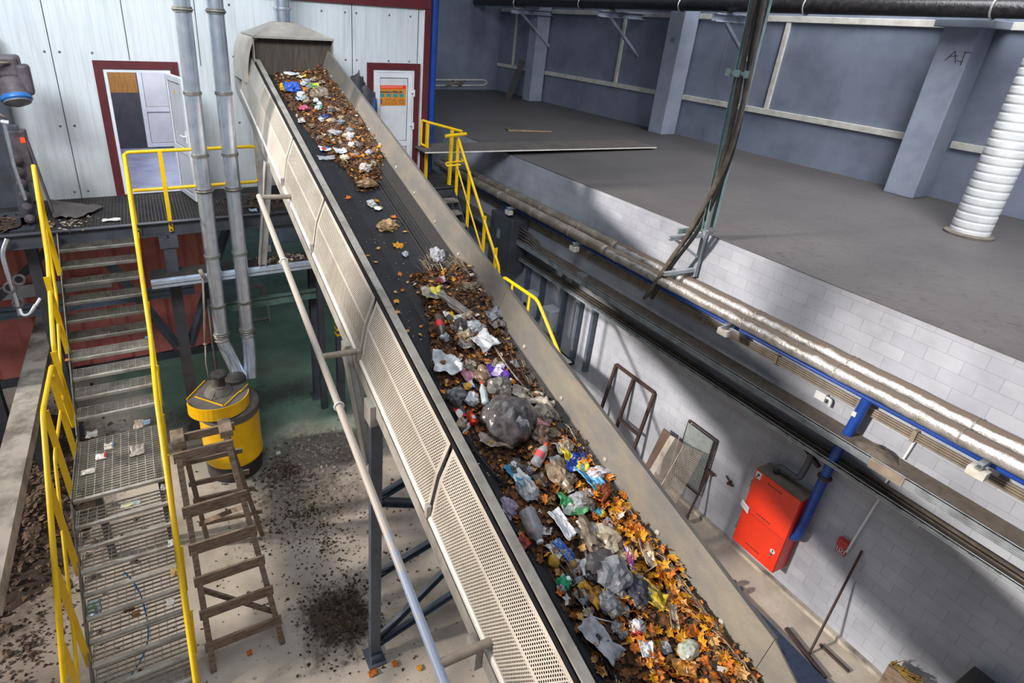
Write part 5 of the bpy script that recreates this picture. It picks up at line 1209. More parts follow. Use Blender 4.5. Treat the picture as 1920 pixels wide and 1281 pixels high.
# twigs and straw tangled at the right belt edge
b = MB()
for i in range(330):
    y = rr.choice((rr.uniform(.4, 3.6), rr.uniform(.4, 1.6), rr.uniform(4.3, 4.9))); x = interp(RP2, y)+rr.gauss(.0, .05); x = min(max(x, 1.9), 2.545); z, h = top_z(x, y); a = K(x, y, z+.02)
    d = V((rr.gauss(0, .25), rr.gauss(.8, .3), 0)).normalized()*rr.uniform(.05, .22); e = a+d; e.x = min(e.x, 2.55)
    b.tube([a, K((a.x+e.x)/2, (a.y+e.y)/2, max(z, beltz((a.x+e.x)/2))+.02+.02*rr.random()), K(e.x, e.y, max(beltz(e.x), top_z(e.x, e.y)[0])+.012)], rr.uniform(.0012, .003), 4, rr.choice((0, 0, 1)))
o = b.build('straw_tangle', [paint('grey_straw', '#6f6253', '#4b4037', 20, .8), paint('pale_straw', '#b3a38c', '#8e7d66', 20, .7)]); tag(o, 'straw and twigs tangled along the right edge of the belt', 'straw', None, 'stuff')

# ---- single pieces of waste
def blob(p, rx, ry, rz, seed, yaw, mat, crump=.35, sub=3, tie=False):
    bm = bmesh.new(); bmesh.ops.create_icosphere(bm, subdivisions=sub, radius=1)
    off = V((seed*3.1, seed*1.7, seed))
    for v in bm.verts:
        c = v.co.normalized(); f = 1
        q = c+.25*V((noise.noise(c*2+off), noise.noise(c*2-off), noise.noise(c*2+2*off)))
        f += crump*1.0*noise.noise(c*1.2+off)-crump*1.5*abs(noise.noise(q*1.7+off))-crump*.9*abs(noise.noise(q*3.3+off))+crump*.55+(crump*.22*(noise.cell(c*37+off)-.5) if sub < 4 else 0)
        v.co = c*f
        if v.co.z < -.35: v.co.z = -.35+(v.co.z+.35)*.15
    R = Matrix.Rotation(yaw, 3, 'Z'); S = Matrix.Rotation(math.atan(SL), 3, 'X')
    b = MB(); b.add([p+S@(R@V((v.co.x*rx, v.co.y*ry, v.co.z*rz))) for v in bm.verts], [[v.index for v in f.verts] for f in bm.faces]); bm.free(); return b
def sheet(p, w, l, seed, yaw, h, fold=1.0, nu=16, nv=16, curl=.5):
    R = Matrix.Rotation(yaw, 3, 'Z'); S = Matrix.Rotation(math.atan(SL), 3, 'X'); b = MB()
    def fn(u, v):
        x, y = (u-.5)*w, (v-.5)*l
        e = 1+.18*noise.noise(V((u*2.5, v*2.5, seed+9)))
        z = h*(.5+fold*noise.noise(V((u*2.2+seed, v*2.2, seed)))-fold*.7*abs(noise.noise(V((u*4.5, v*4.5+seed, seed)))))+.3*h*noise.noise(V((u*9, v*9, seed)))+curl*h*((2*u-1)**2)
        return p+S@(R@V((x*e, y*e, z)))
    return b.grid(nu, nv, fn)
def place(x, y, up=0):
    p = belt(x, y, 2.9)
    for _ in range(4):
        z, h = top_z(min(max(p.x, 1.62), 2.56), p.y); p = belt(x, y, z+up)
    return p
def bag(name, x, y, w, h, mat, label, cat='bag', rise=.5, crump=.4, yaw=0, film=0, grp=None):
    p = place(x, y, .012); rx = px(p, w)/2*1.12; ry = px(p, h)/2*1.3; rz = min(rx, ry)*rise*1.2+.01
    o = blob(p+V((0, 0, rz*.3)), rx, ry, rz, x*.013+y*.007, yaw, mat, crump, 4 if w > 70 else 3).build(name, mat, smooth=crump < .2 or w > 70); return tag(o, label, cat, grp)
def wrap(name, x, y, w, h, mat, label, cat='wrapper', yaw=0, lift=.5, fold=1.0):
    p = place(x, y, .022); W_, L_ = px(p, w)*1.0, px(p, h)*1.25
    o = sheet(p, W_, L_, x*.017+y*.003, yaw, lift*min(W_, L_)*.45, fold).build(name, mat, smooth=True, thick=.0025); return tag(o, label, cat)
def bottle(x, y, x2, y2, w, body, cap, lab, label, name='plastic_bottle', cat='bottle'):
    a, c_ = place(x, y, .02), place(x2, y2, .02); r = px(a, w)/2; a.z += r*.7; c_.z += r*.7; d = c_-a; L_ = d.length; u = d.normalized()
    t = thing(name, a, label, cat)
    b = MB(); b.lathe(a, u, [(r*.55, 0), (r*.95, .03*L_), (r, .1*L_), (r*.93, .25*L_), (r, .32*L_), (r*.97, .5*L_), (r, .62*L_), (r*.8, .74*L_), (r*.42, .88*L_), (r*.36, .93*L_)], 16); b.build('bottle_body', body, t, smooth='auto')
    b = MB(); b.lathe(a+u*L_*.92, u, [(r*.42, 0), (r*.42, .075*L_), (r*.34, .085*L_)], 12); b.build('cap', cap, t, smooth='auto')
    if lab: b = MB(); b.lathe(a+u*L_*.3, u, [(r*1.02, 0), (r*1.02, .26*L_)], 16, cap=False); b.build('bottle_label', lab, t, smooth='auto')
    return t
G = lambda *c: prt(*c)
film = bagm('#d3d6dd', '#a9adb6', .16, .55); filmw = bagm('#e6e8ec', '#c3c7cf', .2, .25)
# upper heap
bag('carrier_bag', 547, 168, 28, 24, bagm('#1f55b8', '#163f8e'), 'crumpled bright blue plastic bag on the upper heap near the hood')
bag('carrier_bag', 534, 167, 17, 20, bagm('#e2b416', '#c08f10'), 'yellow crumpled bag beside the blue one near the hood')
bag('yoghurt_cup', 564, 179, 14, 12, bagm('#d9dde2', '#b6babf'), 'small white lump next to the blue bag near the hood', 'scrap')
wrap('snack_wrapper', 590, 163, 19, 16, G('#7fbf3a', '#c9d64a', '#3d8f4a'), 'lime green wrapper on the upper heap')
wrap('plastic_film', 577, 155, 22, 14, filmw, 'whitish film piece beside the lime green wrapper', 'film')
bag('paper_sack', 601, 180, 34, 26, bagm('#97856f', '#65574a'), 'large grey-brown sack on the upper heap')
bag('pink_rag', 570, 205, 15, 11, bagm('#d1567a', '#a53f60'), 'pink crumpled rag on the upper heap', 'rag')
wrap('green_scrap', 597, 201, 14, 8, bagm('#1f8a4a', '#166b3a'), 'small bright green scrap on the upper heap', 'scrap')
bag('white_cup', 566, 228, 12, 12, bagm('#c9c4bb', '#9c968c'), 'pale round cup at the left side of the upper heap', 'cup')
wrap('snack_wrapper', 566, 144, 18, 10, G('#e8d63a', '#c4b022', '#d9d4c0'), 'yellow wrapper right under the hood curtain')
wrap('plastic_film', 547, 139, 26, 9, filmw, 'white film strip right under the hood curtain', 'film')
bag('carrier_bag', 610, 222, 24, 12, bagm('#1b2f66', '#142349'), 'dark navy bag in the middle of the upper heap')
wrap('drink_carton', 609, 280, 20, 14, G('#dfe4ea', '#3b7fc4', '#c63a3a'), 'white, blue and red packet at the lower end of the upper heap', 'carton')
wrap('plastic_film', 637, 284, 22, 18, filmw, 'white folded film at the lower end of the upper heap', 'film')
wrap('clear_tray', 612, 297, 30, 12, film, 'clear crushed tray at the lower left end of the upper heap', 'tray')
wrap('orange_strip', 668, 292, 24, 11, bagm('#e07a1a', '#b85a12'), 'bright orange strip at the lower end of the upper heap', 'scrap')
bag('paper_tissue', 685, 317, 21, 16, bagm('#b9b2a8', '#8e867c'), 'greyish crumpled tissue above the bare belt', 'tissue')
bag('paper_ball', 646, 298, 17, 12, bagm('#c9b79c', '#94846d'), 'beige paper ball at the lower end of the upper heap', 'paper')
bag('paper_bag', 688, 347, 34, 15, bagm('#8d6f49', '#5f4a33'), 'brown crumpled bag at the very foot of the upper heap')
wrap('white_sheet', 562, 186, 14, 8, G('#e3e6ea', '#9db7cf'), 'tiny white-blue sheet under the blue bag near the hood', 'scrap')
for k, (x, y) in enumerate(((590, 150), (604, 156), (575, 192), (622, 205), (640, 222), (600, 260), (655, 262), (585, 238), (630, 250), (668, 270))):
    bag('paper_ball', x, y, 11, 8, [bagm('#a58f73', '#6f5d4a'), bagm('#8a7862', '#564839')][k % 2], 'small brownish crumpled paper scrap buried in the upper heap', 'paper', grp='brown scraps in the upper heap')
# sparse stretch
bag('candy_wrapper', 697, 384, 17, 14, G('#c9c6c0', '#6f6a66', '#e3dfd8'), 'silver and white crumpled wrapper lying on the bare belt', 'wrapper')
wrap('foil_wrapper', 709, 391, 16, 8, G('#d9d6b8', '#a59c5e', '#efeee6'), 'flat pale wrapper beside a yellow leaf on the bare belt')
bag('paper_bag', 728, 427, 36, 21, bagm('#b08d5f', '#6e5535'), 'torn brown paper bag lying alone on the bare belt', crump=.5)
bag('egg_cup', 760, 478, 11, 10, bagm('#c9c9c9', '#a3a3a5'), 'small pale round cup on the bare belt below the yellow leaf', 'cup')
bag('crumpled_foil', 821, 484, 24, 30, bagm('#b3b3b8', '#7d7d83', .25), 'silvery crumpled film ball against the right guard plate', 'foil', .8)
wrap('juice_carton', 826, 526, 22, 12, G('#2c2b35', '#b5a9a5', '#7c3038'), 'dark printed carton beside the straw bundle', 'carton')
bag('brown_bag', 884, 541, 32, 20, bagm('#7d674e', '#4f4032'), 'brown bag pushed against the right guard plate below the straw')
wrap('magazine', 812, 552, 44, 22, G('#8f8a7c', '#c9bb43', '#5f6266'), 'grey and yellow printed magazine at the top of the main heap', 'magazine')
bag('grey_sleeve', 858, 578, 20, 80, bagm('#857d74', '#5f5750'), 'long grey plastic sleeve lying along the main heap', 'film', yaw=.35)
wrap('round_lid', 798, 543, 18, 13, G('#a3927c', '#7d6a55', '#c2b49d'), 'round brownish lid at the top of the main heap', 'lid')
# main heap
bottle(822, 600, 829, 640, 19, bagm('#5b4d44', '#413731', .25), 'white', G('#2b2224', '#c4303a', '#2b2224'), 'dark bottle with a red printed band at the top of the main heap')
bag('clear_bottle_base', 832, 632, 17, 22, film, 'clear plastic bottle bottom below the dark bottle', 'bottle')
wrap('food_tin', 844, 596, 20, 22, G('#e0ddd2', '#d6a520', '#4a4a42'), 'white and yellow torn packet right of the dark bottle', 'packet')
bag('spotted_bag', 862, 614, 28, 28, G('#3a3531', '#c4bfb8', '#26211e'), 'black and white spotted crumpled bag in the main heap')
wrap('fan_paper', 907, 643, 40, 34, filmw, 'large folded greyish film sheet near the right edge of the main heap', 'film', .3)
wrap('foam_tray', 838, 686, 54, 36, bagm('#dfe1e4', '#a9abad'), 'white crushed foam tray at the left edge of the main heap', 'tray', -.4, .8)
wrap('pink_bag', 873, 697, 26, 40, bagm('#c98ba0', '#a86c82', .3, .15), 'pink translucent bag beside the white foam tray', 'bag')
wrap('blue_packet', 878, 724, 22, 14, G('#3d93cf', '#dfe7ee', '#d9a52c'), 'blue and white packet below the pink bag', 'packet')
wrap('crisps_packet', 932, 697, 38, 25, G('#6a3fc0', '#5b34ab', '#d9d2ee', '#6a3fc0'), 'bright purple printed packet on the main heap', 'packet', -.3, .3)
bag('paper_bag', 903, 708, 30, 34, bagm('#8a7158', '#5c4a3a'), 'brown paper bag left of the purple packet')
bag('grey_bag', 938, 730, 46, 36, bagm('#8a867f', '#5d5955', .25, .2), 'grey translucent bag right below the purple packet')
bottle(910, 763, 903, 722, 15, bagm('#bfc9cf', '#98a3aa', .2), 'red', None, 'slim pale bottle with a red cap in the main heap')
bag('plastic_film', 884, 752, 24, 22, filmw, 'white crumpled film left of the red-capped bottle', 'film')
bag('grey_bag', 856, 746, 36, 26, bagm('#77757a', '#4d4b50', .25, .2), 'dark grey film bag at the left edge of the main heap')
wrap('twisted_rag', 987, 744, 58, 22, bagm('#b9b1a5', '#857c71', .7), 'long twisted beige rag at the right edge of the main heap', 'rag', -.7, .9)
bag('rag_loop', 1024, 772, 32, 38, bagm('#b3aa9c', '#7d7468', .7), 'beige knotted rag below the twisted one', 'rag', .7, .5)
bag('bin_bag', 951, 800, 92, 72, bagm('#5e5a5c', '#3c393b', .22), 'big dark grey glossy rubbish bag in the middle of the main heap', rise=.75, crump=.19)
bag('bin_bag', 966, 810, 56, 46, bagm('#9a9ca3', '#6d6f77', .2), 'silvery grey bag pressed against the big dark rubbish bag', rise=1.0, crump=.3)
wrap('pink_ribbon', 1012, 795, 36, 18, bagm('#d9a3ab', '#b87a86'), 'pink crumpled ribbon right of the big dark rubbish bag', 'ribbon', -.4, .9)
bottle(888, 800, 882, 776, 14, 'red', 'red', G('#c62a2a', '#dfdcd6', '#c62a2a'), 'small red and white drink can in the main heap', 'drink_can', 'can')
wrap('red_packet', 862, 775, 18, 20, G('#c4282c', '#4f5f9a', '#d8d2c8'), 'red, blue and white packet left of the red drink can', 'packet')
bag('paper_ball', 865, 798, 22, 18, bagm('#a8967f', '#75654f'), 'beige crumpled paper ball left of the big dark rubbish bag', 'paper')
p = place(874, 805, .02); b = MB(); b.lathe(p, (1, .5, .25), [(.002, -.05), (.025, .05), (.026, .052)], 10); o = b.build('paper_cone', 'white'); tag(o, 'small white pointed cone at the left edge of the heap beside the bare belt', 'cone')
wrap('bubble_wrap', 927, 828, 62, 20, bagm('#b3a594', '#7f6d5c', .3), 'brownish bubble-wrap strip below the big dark rubbish bag', 'film', -.5, .7)
bag('brown_bag', 1015, 818, 34, 30, bagm('#6d594b', '#463930'), 'dark brown bag right of the silvery one')
bottle(1002, 878, 1024, 838, 21, film, 'red', G('#b9b0aa', '#c4545a', '#d0c9c2'), 'crushed clear bottle with a red and white label in the main heap')
wrap('detergent_bag', 1076, 866, 44, 38, G('#1f47b0', '#e5c81f', '#dfe3ea', '#1f47b0', '#e5c81f'), 'bright blue and yellow printed bag at the right edge of the heap', 'bag', -.3, .7)
wrap('blue_bag', 1106, 898, 26, 46, G('#4fa3d6', '#7fc4e4', '#3a86bd'), 'light blue printed bag below the blue and yellow one', 'bag', .2, .6)
bag('white_bag', 1121, 889, 40, 18, bagm('#dcd6e0', '#b3abb9', .3), 'white bag lying against the right guard plate', yaw=-.2)
wrap('orange_net', 1128, 928, 40, 18, G('#c25a1f', '#7d3a1c', '#4f2a1c'), 'orange shredded netting on the right edge of the belt', 'net', .4, .8)
bag('brown_bag', 1050, 896, 38, 44, bagm('#94816a', '#5c4c3c', .35), 'dirty beige bag below the clear bottle', crump=.45)
wrap('milk_carton', 968, 893, 26, 40, G('#dfe3e6', '#3f8fb5', '#e6e8ea', '#7fa887'), 'crushed white and blue milk carton at the left side of the heap', 'carton', .2, .9)
bag('clear_film', 990, 922, 34, 40, film, 'clear crumpled film with a white cap right of the milk carton', 'film')
bag('lilac_film', 958, 956, 26, 34, bagm('#c2b3cc', '#8f7f9c', .3, .3), 'lilac translucent film at the left edge of the heap', 'film')
wrap('frozen_packet', 1072, 948, 50, 34, G('#a9b3a6', '#3f8a5a', '#cdd2cc', '#8a9a4a'), 'greenish white crumpled packet in the middle of the near heap', 'packet', -.3, .6)
wrap('small_packet', 1118, 956, 16, 26, G('#d7c92e', '#dfe5e8', '#3b8fb0'), 'small yellow and white packet by the right skirt of the belt', 'packet', .4, .4)
wrap('foam_block', 1053, 985, 26, 46, bagm('#dcdee4', '#b9bcc4'), 'white foam piece standing out in the middle of the near heap', 'foam', .1, .9, .5)
bottle(985, 965, 1012, 1028, 34, film, 'white', None, 'large clear crushed bottle along the left edge of the near heap')
wrap('red_leaf', 980, 1018, 24, 20, G('#8f3325', '#b0452c', '#6d2a1f'), 'red-brown leaf stuck on the large clear bottle', 'leaf', .3, .5)
bag('muddy_bag', 1098, 1003, 36, 54, bagm('#8a7a67', '#54473a', .35), 'muddy brown bag left of the pale one in the near heap', crump=.5)
bag('muddy_bag', 1133, 1020, 50, 50, bagm('#b5a995', '#7c6c58', .35), 'pale beige muddy bag right of the darker one in the near heap', crump=.5)
wrap('blue_strip', 1056, 1033, 18, 36, bagm('#2d72d2', '#2259ab'), 'bright blue plastic strip in the near heap', 'strip', .2, .8)
p = place(1040, 1055, .03); b = MB(); rg = px(p, 26)/2
for k in range(1): b.lathe(p-V((rg, 0, 0)), (1, .2, 0), [(rg*math.sin(PI*i/10)+.001, rg*2*i/10) for i in range(11)], 18)
o = b.build('melon', paint('melon_skin', '#c99a3a', '#8a6a24', 14, .45, stretch=(1, 4, 4)), smooth=True); tag(o, 'round yellow melon at the left edge of the near heap', 'fruit')
bag('potato', 1072, 1062, 15, 13, bagm('#b38a4a', '#8a6a38', .7), 'yellowish potato right of the melon', 'vegetable', .9, .1)
wrap('purple_wrapper', 1179, 1043, 12, 42, G('#7a3fa8', '#dcd3e4', '#c75a9c'), 'purple and white wrapper near the right edge of the near heap', 'wrapper', -.4, .6)
bag('bin_bag', 1125, 1068, 66, 40, bagm('#4f4c4e', '#353335', .25), 'dark grey torn rubbish bag in the near heap', rise=.6, crump=.4)
bag('grey_bag', 1152, 1086, 54, 48, bagm('#8f929a', '#63666e', .22, .15), 'smoky grey film bag below the dark torn one', rise=.7)
bag('grey_bag', 1140, 1135, 36, 30, bagm('#7d8087', '#55585f', .22, .1), 'small grey film bag further down the near heap', rise=.6)
wrap('cream_packet', 1211, 1036, 22, 40, G('#c2b49a', '#8f7c60', '#dcd2bd'), 'cream striped packet by the right edge of the near heap', 'packet', -.3, .7)
t_ = bag('yoghurt_cup', 1056, 1097, 26, 20, G('#d9dde0', '#1f9a6a', '#e8eaec', '#c3c8cc'), 'white and green crumpled cup at the left edge of the near heap', 'cup', .8)
wrap('rag', 1122, 1204, 40, 66, bagm('#b9b9bf', '#7f7f86', .7), 'grey-white rag at the left edge of the near heap', 'rag', .3, .7)
bag('navy_rag', 1195, 1108, 40, 44, bagm('#24243a', '#1a1a28', .7), 'dark navy cloth in the near heap', 'rag', .4)
wrap('red_scrap', 1194, 1192, 18, 18, bagm('#c4453a', '#9a3026'), 'small red scrap in the near heap', 'scrap', .5, .8)
bag('clear_cup', 1291, 1222, 40, 26, bagm('#cfd0cb', '#7d9a72', .25, .25), 'clear round cup with green bits among the golden leaves', 'cup', .7, .2)
wrap('leaf_clump', 1222, 1120, 34, 40, G('#b59a2c', '#8f7a24', '#cdb24a'), 'large olive yellow leaf clump among the golden leaves', 'leaf', .5, .9)
wrap('yellow_rag', 1105, 1118, 22, 44, G('#cf9a1c', '#a87a18', '#8a5c1c'), 'golden yellow strip left of the grey film bags', 'strip', .2, .8)
wrap('brown_leaf', 1280, 1255, 44, 24, bagm('#c98a34', '#a36a26'), 'long curled tan leaf at the bottom of the frame', 'leaf', -.5, .7)
wrap('paper_strip', 1260, 1020+120, 16, 60, bagm('#a89a84', '#6d5f4d'), 'crumpled paper strip by the right skirt of the near heap', 'paper', -.6, .7)
wrap('green_wrapper', 1240, 1125, 20, 16, G('#2f8a5c', '#c9d6c2', '#8a3030'), 'small green and red wrapper among the golden leaves', 'wrapper', -.6)
# cords
rs = random.Random(77)
pools = [bagm('#c9ccd3', '#8f939b', .18, .4), bagm('#9b9ea6', '#62656c', .2, .3), bagm('#8a7d6c', '#5c5145', .35), bagm('#e2e3e6', '#b5b8bd', .25, .15), bagm('#6b6460', '#433e3b', .3), bagm('#a8967c', '#6f604d', .4)]
names = ['clear', 'grey', 'brown', 'white', 'dark', 'tan']
for k in range(70):
    y = rs.uniform(575, 1235); t = (y-575)/660; xl_ = 800+330*t**1.1+ (20 if y < 800 else 0); xr_ = 925+400*t; x = xl_+(xr_-xl_)*rs.uniform(.1, .95)
    if y > 1000 and rs.random() < .55: x = xl_+(xr_-xl_)*rs.uniform(.08, .55)
    m_ = rs.randrange(6); s_ = rs.uniform(12, 26)
    (bag if rs.random() < .6 else wrap)('plastic_scrap', x, y, s_*rs.uniform(.8, 1.4), s_, pools[m_], 'small crumpled %s plastic scrap among the waste of the main heap' % names[m_], 'plastic', yaw=rs.uniform(-.8, .8))['group'] = 'small %s scraps in the main heap' % names[m_]
for k in range(26):
    t = rs.random(); x = 548+125*t+rs.uniform(-8, 42); y = 148+165*t; m_ = rs.randrange(6)
    bag('plastic_scrap', x, y, rs.uniform(8, 15), rs.uniform(7, 12), pools[m_], 'small crumpled %s plastic scrap among the waste of the upper heap' % names[m_], 'plastic')['group'] = 'small %s scraps in the upper heap' % names[m_]
def cord(name, pts, r, m, label):
    P = rounded([place(x, y, .03) for x, y in pts], .3, 6); b = MB(); b.tube(P, r, 8); o = b.build(name, m, smooth=True); return tag(o, label, 'cord')
cord('black_cord', [(1030, 1040), (1060, 1070), (1090, 1110), (1118, 1180), (1132, 1235), (1152, 1275)], .011, 'black', 'thick black cord snaking down the left side of the near heap')
cord('grey_tube', [(880, 830), (910, 870), (950, 915)], .008, 'black', 'thin black cord along the left side of the heap below the big rubbish bag')
cord('white_wire', [(1090, 1112), (1094, 1145), (1118, 1160), (1150, 1167)], .004, 'white', 'thin white wire bent at the left of the near heap')
cord('wire_tangle', [(1150, 1180), (1190, 1188), (1225, 1150), (1195, 1130), (1170, 1165), (1210, 1195)], .003, 'iron', 'tangle of thin dark wire in the near heap')
cord('long_strap', [(920, 640), (960, 700), (1000, 745)], .008, paint('strap', '#8a7f74', '#6a6058', 8, .6), 'grey strap running along the right edge of the main heap')
# single leaves on the bare belt and large golden ones
def leafobj(x, y, w, mi, label, grp, seed, tilt=.3):
    r2 = random.Random(seed); p = place(x, y, .012); b = MB()
    while p.x > 2.5: x -= 8; p = place(x, y, .012)
    s = px(p, w)/1.7
    R_ = Matrix.Rotation(math.atan(SL), 3, 'X') @ Euler((r2.uniform(-tilt, tilt), r2.uniform(-tilt, tilt), r2.uniform(0, 6.3))).to_matrix()
    maple(b, p+V((0, 0, s*.12)), s, R_, 0, r2); q = p+V((0, 0, s*.12)); b.tube([q+R_@V((0, -.5*s, 0)), q+R_@V((.1*s, -1.2*s, .1*s))], .0018, 5)
    o = b.build('maple_leaf', lm[mi], thick=.0012); tag(o, label, 'leaf', grp)
for k, (x, y, w, mi, lab) in enumerate(((707, 377, 14, 0, 'yellow maple leaf beside the silver wrapper on the bare belt'), (739, 408, 12, 1, 'orange leaf above the torn paper bag on the bare belt'), (749, 461, 24, 0, 'large yellow maple leaf lying alone on the bare belt below the torn paper bag'), (760, 435, 9, 4, 'pale leaf right of the torn paper bag on the bare belt'), (743, 566, 16, 0, 'bright yellow curled leaf on the left of the bare belt'), (746, 586, 14, 4, 'tan leaf below the yellow curled leaf on the left of the bare belt'), (704, 492, 9, 4, 'small tan leaf high on the left of the bare belt'))):
    leafobj(x, y, w, mi, lab, None, 40+k)
for k, (x, y) in enumerate(((690, 480), (709, 466), (750, 515), (764, 530), (755, 545), (763, 622), (790, 612), (788, 628), (652, 372), (742, 548))):
    leafobj(x, y, 8+k % 3*2, 1+k % 2*3, 'small dry tan leaf lying loose on the bare left part of the belt', 'loose dry leaves on the bare belt', 60+k)
for k in range(46):
    r3 = random.Random(300+k); y = r3.uniform(950, 1270); u = (y-950)/320; x = 1180+130*u+r3.uniform(-30, 60+25*u)+30
    leafobj(x, y, r3.uniform(16, 32), r3.choice((0, 0, 0, 1, 1, 4)), 'golden maple leaf among the yellow leaves at the near right end of the heap', 'golden leaves of the near heap', 100+k, .8)
for k in range(40):
    r3 = random.Random(500+k); t = r3.random(); x = 795+230*t+r3.uniform(-30, 60); y = 520+420*t+r3.uniform(-10, 20)
    leafobj(x, y, r3.uniform(9, 17), r3.choice((1, 2, 2, 4)), 'brown maple leaf among the waste of the main heap', 'brown leaves of the main heap', 700+k, .7)
for k in range(24):
    r3 = random.Random(800+k); t = r3.random(); x = 548+125*t+r3.uniform(-10, 45); y = 150+160*t
    leafobj(x, y, r3.uniform(7, 13), r3.choice((0, 1, 1, 4)), 'orange leaf among the waste of the upper heap', 'orange leaves of the upper heap', 900+k, .7)
# ------------------------------------------------------------------ litter on the stairs and floor
def onz(x, y, z, w, h, mat, label, name, cat, kind='wrap', yaw=0):
    p = at(x, y, Z=z+.012); W_, L_ = px(p, w), px(p, h)*1.2; b = MB(); s = x*.03+y*.01
    b.grid(12, 12, lambda u, v: p+Matrix.Rotation(yaw, 3, 'Z')@V(((u-.5)*W_*(1+.2*noise.noise(V((u*3, v*3, s)))), (v-.5)*L_, .16*min(W_, L_)*(.5+noise.noise(V((u*3+s, v*3, s)))))))
    o = b.build(name, mat, smooth=True, thick=.002); return tag(o, label, cat)
lz = land[2]
white_l = bagm('#d6d2cc', '#a39c94')
onz(190, 857, lz, 18, 14, G('#dcd8d2', '#b33a35', '#e2dfda'), 'round white and red lid on the stair landing', 'lid', 'lid')
onz(205, 838, lz, 16, 16, G('#bfb39f', '#6f86a8', '#d6cdbd'), 'small printed paper scrap on the stair landing above the lid', 'paper_scrap', 'paper')
onz(258, 845, lz, 24, 26, bagm('#b3a9a0', '#857c75'), 'greyish crumpled paper near the right rail of the landing', 'paper_scrap', 'paper')
onz(260, 796, lz, 16, 22, bagm('#c9b9a6', '#a08f7d'), 'beige paper scrap at the back of the landing', 'paper_scrap', 'paper')
onz(275, 792, lz, 12, 12, bagm('#a9bccb', '#8aa0b1'), 'pale blue scrap at the back of the landing', 'paper_scrap', 'paper')
onz(172, 815, lz, 18, 16, white_l, 'whitish scrap at the left of the landing', 'paper_scrap', 'paper')
onz(165, 885, lz, 24, 12, white_l, 'white torn paper at the front left edge of the landing', 'paper_scrap', 'paper')
onz(145, 935, lz-.17, 12, 20, bagm('#c4c46a', '#a3a34a'), 'pale green strip hanging at the left end of the first step below the landing', 'strip', 'strip')
onz(311, 913, low[0][1], 16, 14, bagm('#e6e6e6', '#cccccc'), 'bright white paper at the right end of the first step below the landing', 'paper_scrap', 'paper')
onz(245, 945, low[0][1], 34, 10, G('#d3cfc6', '#a8b3bd', '#c7cba4'), 'row of pale wrapper scraps on the first step below the landing', 'wrapper', 'wrapper')
onz(324, 1018, low[2][1], 16, 14, bagm('#d6d6d6', '#9a9a98'), 'white feather-like scrap at the right end of the third step below the landing', 'paper_scrap', 'paper')
onz(327, 1073, low[3][1], 12, 16, bagm('#c9a468', '#9a7844'), 'curled tan leaf at the right end of the fourth step below the landing', 'leaf', 'leaf')
onz(320, 1130, low[4][1], 13, 12, bagm('#e3e0da', '#cbc8c2'), 'square white paper on the fifth step below the landing', 'paper_scrap', 'paper')
onz(255, 1152, low[5][1], 15, 12, bagm('#b08052', '#8c6340'), 'tan scrap in the middle of the sixth step below the landing', 'scrap', 'scrap')
onz(243, 1143, low[5][1], 18, 10, bagm('#7a4a22', '#523017'), 'brown leaf in the middle of the sixth step below the landing', 'leaf', 'leaf')
t_ = onz(175, 1143, low[5][1]+.02, 26, 30, G('#5f7686', '#7f98a8', '#4f7a5c', '#8ea3b4'), 'blue-grey crumpled plastic on the left of the sixth step below the landing', 'plastic_scrap', 'plastic')
onz(277, 633, tr[6][1], 9, 10, bagm('#6f9cc9', '#4f7aa8'), 'small blue scrap at the right end of an upper step', 'scrap', 'scrap')
onz(128, 675, tr[6][1], 10, 7, bagm('#c07a2c', '#8f5a20'), 'orange leaf at the left end of an upper step', 'leaf', 'leaf')
onz(209, 413, ZP, 30, 12, bagm('#cfcac4', '#a8a39d'), 'white bone-shaped paper scrap on the grating platform', 'paper_scrap', 'paper')
onz(475, 395, ZP, 14, 14, bagm('#a8b6c6', '#8090a2'), 'pale blue crumpled scrap on the platform right of the zinc ducts', 'scrap', 'scrap')
onz(766, 938, 0, 12, 10, bagm('#6f9c2c', '#557a20'), 'green leaf lying on the floor beside the conveyor', 'leaf', 'leaf')
onz(728, 942, 0, 8, 8, bagm('#7f9c3c', '#5c7a20'), 'small yellowish green leaf on the floor left of the green one', 'leaf', 'leaf')
onz(740, 1245, 0, 10, 10, lm[1], 'orange leaf on the floor in front of the trestle foot', 'leaf', 'leaf')
onz(786, 1253, 0, 9, 9, lm[0], 'yellow leaf on the floor right of the trestle foot', 'leaf', 'leaf')
onz(700, 1262, 0, 18, 10, lm[1], 'orange leaf with a stalk at the trestle foot plate', 'leaf', 'leaf')
onz(468, 1224, 0, 9, 8, lm[1], 'orange leaf on the sunlit floor near the wooden ladder foot', 'leaf', 'leaf')
onz(522, 850, 0, 8, 8, white_l, 'small white scrap on the floor right of the yellow drum', 'scrap', 'scrap')
# blue cord threaded down the steps
b = MB(); cp_ = [(234, 1074, 3), (248, 1088, 4), (259, 1106, 4), (265, 1118, 5), (271, 1140, 5), (276, 1160, 6), (279, 1190, 6), (275, 1212, 7), (266, 1235, 7), (245, 1268, 8), (232, 1285, 8)]
P = [at(x, y, Z=low[k][1]+.03) for x, y, k in cp_]; b.tube(rounded(P, .1), .008, 8); o = b.build('rope', paint('cord_blue', '#2a8fe0', '#1f74ba', 10, .5), smooth=True); tag(o, 'bright blue cord trailing down over the lower steps', 'cord')
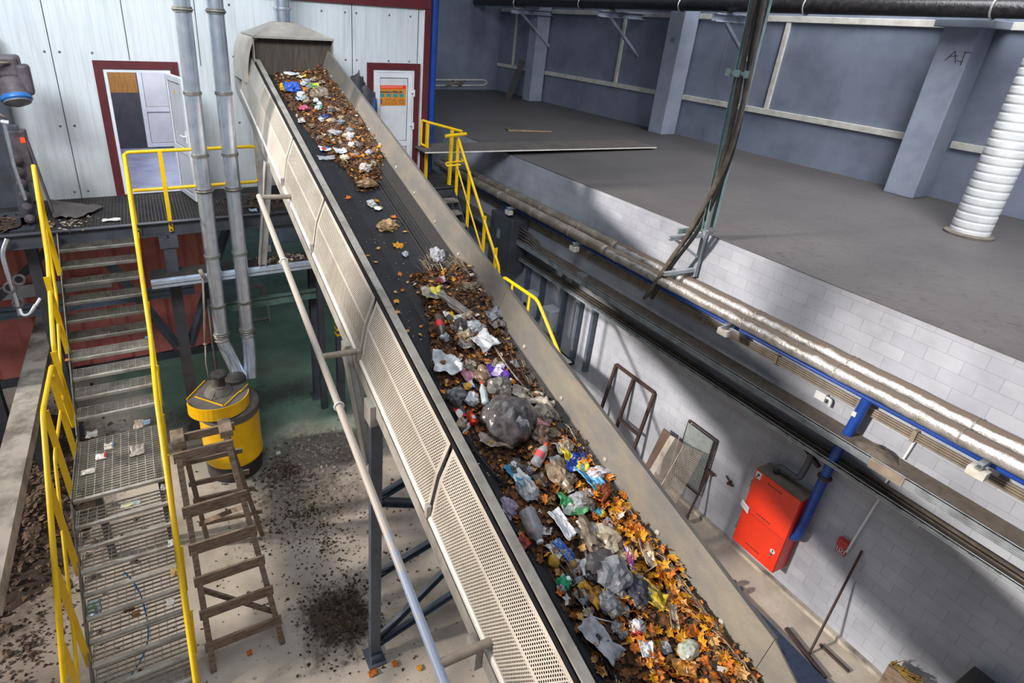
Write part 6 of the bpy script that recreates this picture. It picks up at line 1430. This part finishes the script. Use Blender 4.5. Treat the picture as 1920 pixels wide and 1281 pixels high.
# rags piled by the closed door
for k, (x, y, w, h, c) in enumerate(((668, 160, 22, 30, ('#3f4044', '#2c2d30')), (684, 182, 26, 22, ('#4a4a50', '#35353a')), (695, 200, 16, 20, ('#1f3f7a', '#182f5c')))):
    p = at(x, y, Y=YB-.16); o = blob(p-V((0, 0, .28)), px(p, w)/2+.05, .15, px(p, h)/2+.4, k+2, 0, None, .3, 3).build('old_clothes', bagm(*c, .8), smooth=True); tag(o, ['dark grey jacket hanging between conveyor and closed door', 'charcoal cloth bundle left of the closed door', 'blue cloth at the left edge of the closed door'][k], 'clothes')
# ------------------------------------------------------------------ light
w = bpy.data.worlds.new('world'); scene.world = w; w.use_nodes = True
bg = w.node_tree.nodes['Background']; bg.inputs['Color'].default_value = (.70, .82, 1.0, 1); bg.inputs['Strength'].default_value = .23
sd = bpy.data.lights.new('sun', 'SUN'); so = bpy.data.objects.new('sun', sd); COL.objects.link(so)
sun_dir = V((1, -.15, -.43)).normalized(); so.rotation_euler = sun_dir.to_track_quat('-Z', 'Y').to_euler()
so.location = (-20, 5, 16)
sd.energy = 5.2; sd.angle = math.radians(3.5); sd.color = (1, .92, .82)
def area(name, loc, target, sx, sy, power, col, spread=180):
    l = bpy.data.lights.new(name, 'AREA'); l.shape = 'RECTANGLE'; l.size = sx; l.size_y = sy; l.energy = power; l.color = col; l.spread = math.radians(spread)
    o = bpy.data.objects.new(name, l); COL.objects.link(o); o.location = loc; o.rotation_euler = (V(target)-V(loc)).to_track_quat('-Z', 'Y').to_euler(); return o
area('overhead_fill', (1.0, 4.5, 12.5), (1.0, 5.0, 0), 7, 12, 220, (.93, .96, 1), 110)  # added overhead fill, no visible source
area('cabin_fill', (-3.5, .5, 12.0), (.8, 10.4, 5.6), 7, 3, 300, (.90, .95, 1), 60)  # added fill aimed at the cabin wall to brighten it
area('upper_floor_fill', (9.0, 3.5, 10.5), (11.2, 6.5, 4.5), 2, 10, 560, (.95, .97, 1), 110)  # added fill that lifts the upper floor and its wall, no fixture there
area('lobby_lamp', (.3, 12.3, 6.5), (.3, 12.3, 0), 1.2, 1.2, 110, (.9, .92, 1))
vs = scene.view_settings; scene.display_settings.display_device = 'sRGB'
vs.view_transform = 'Standard'; vs.look = 'None'; vs.exposure = 0; vs.gamma = 1; vs.use_curve_mapping = False
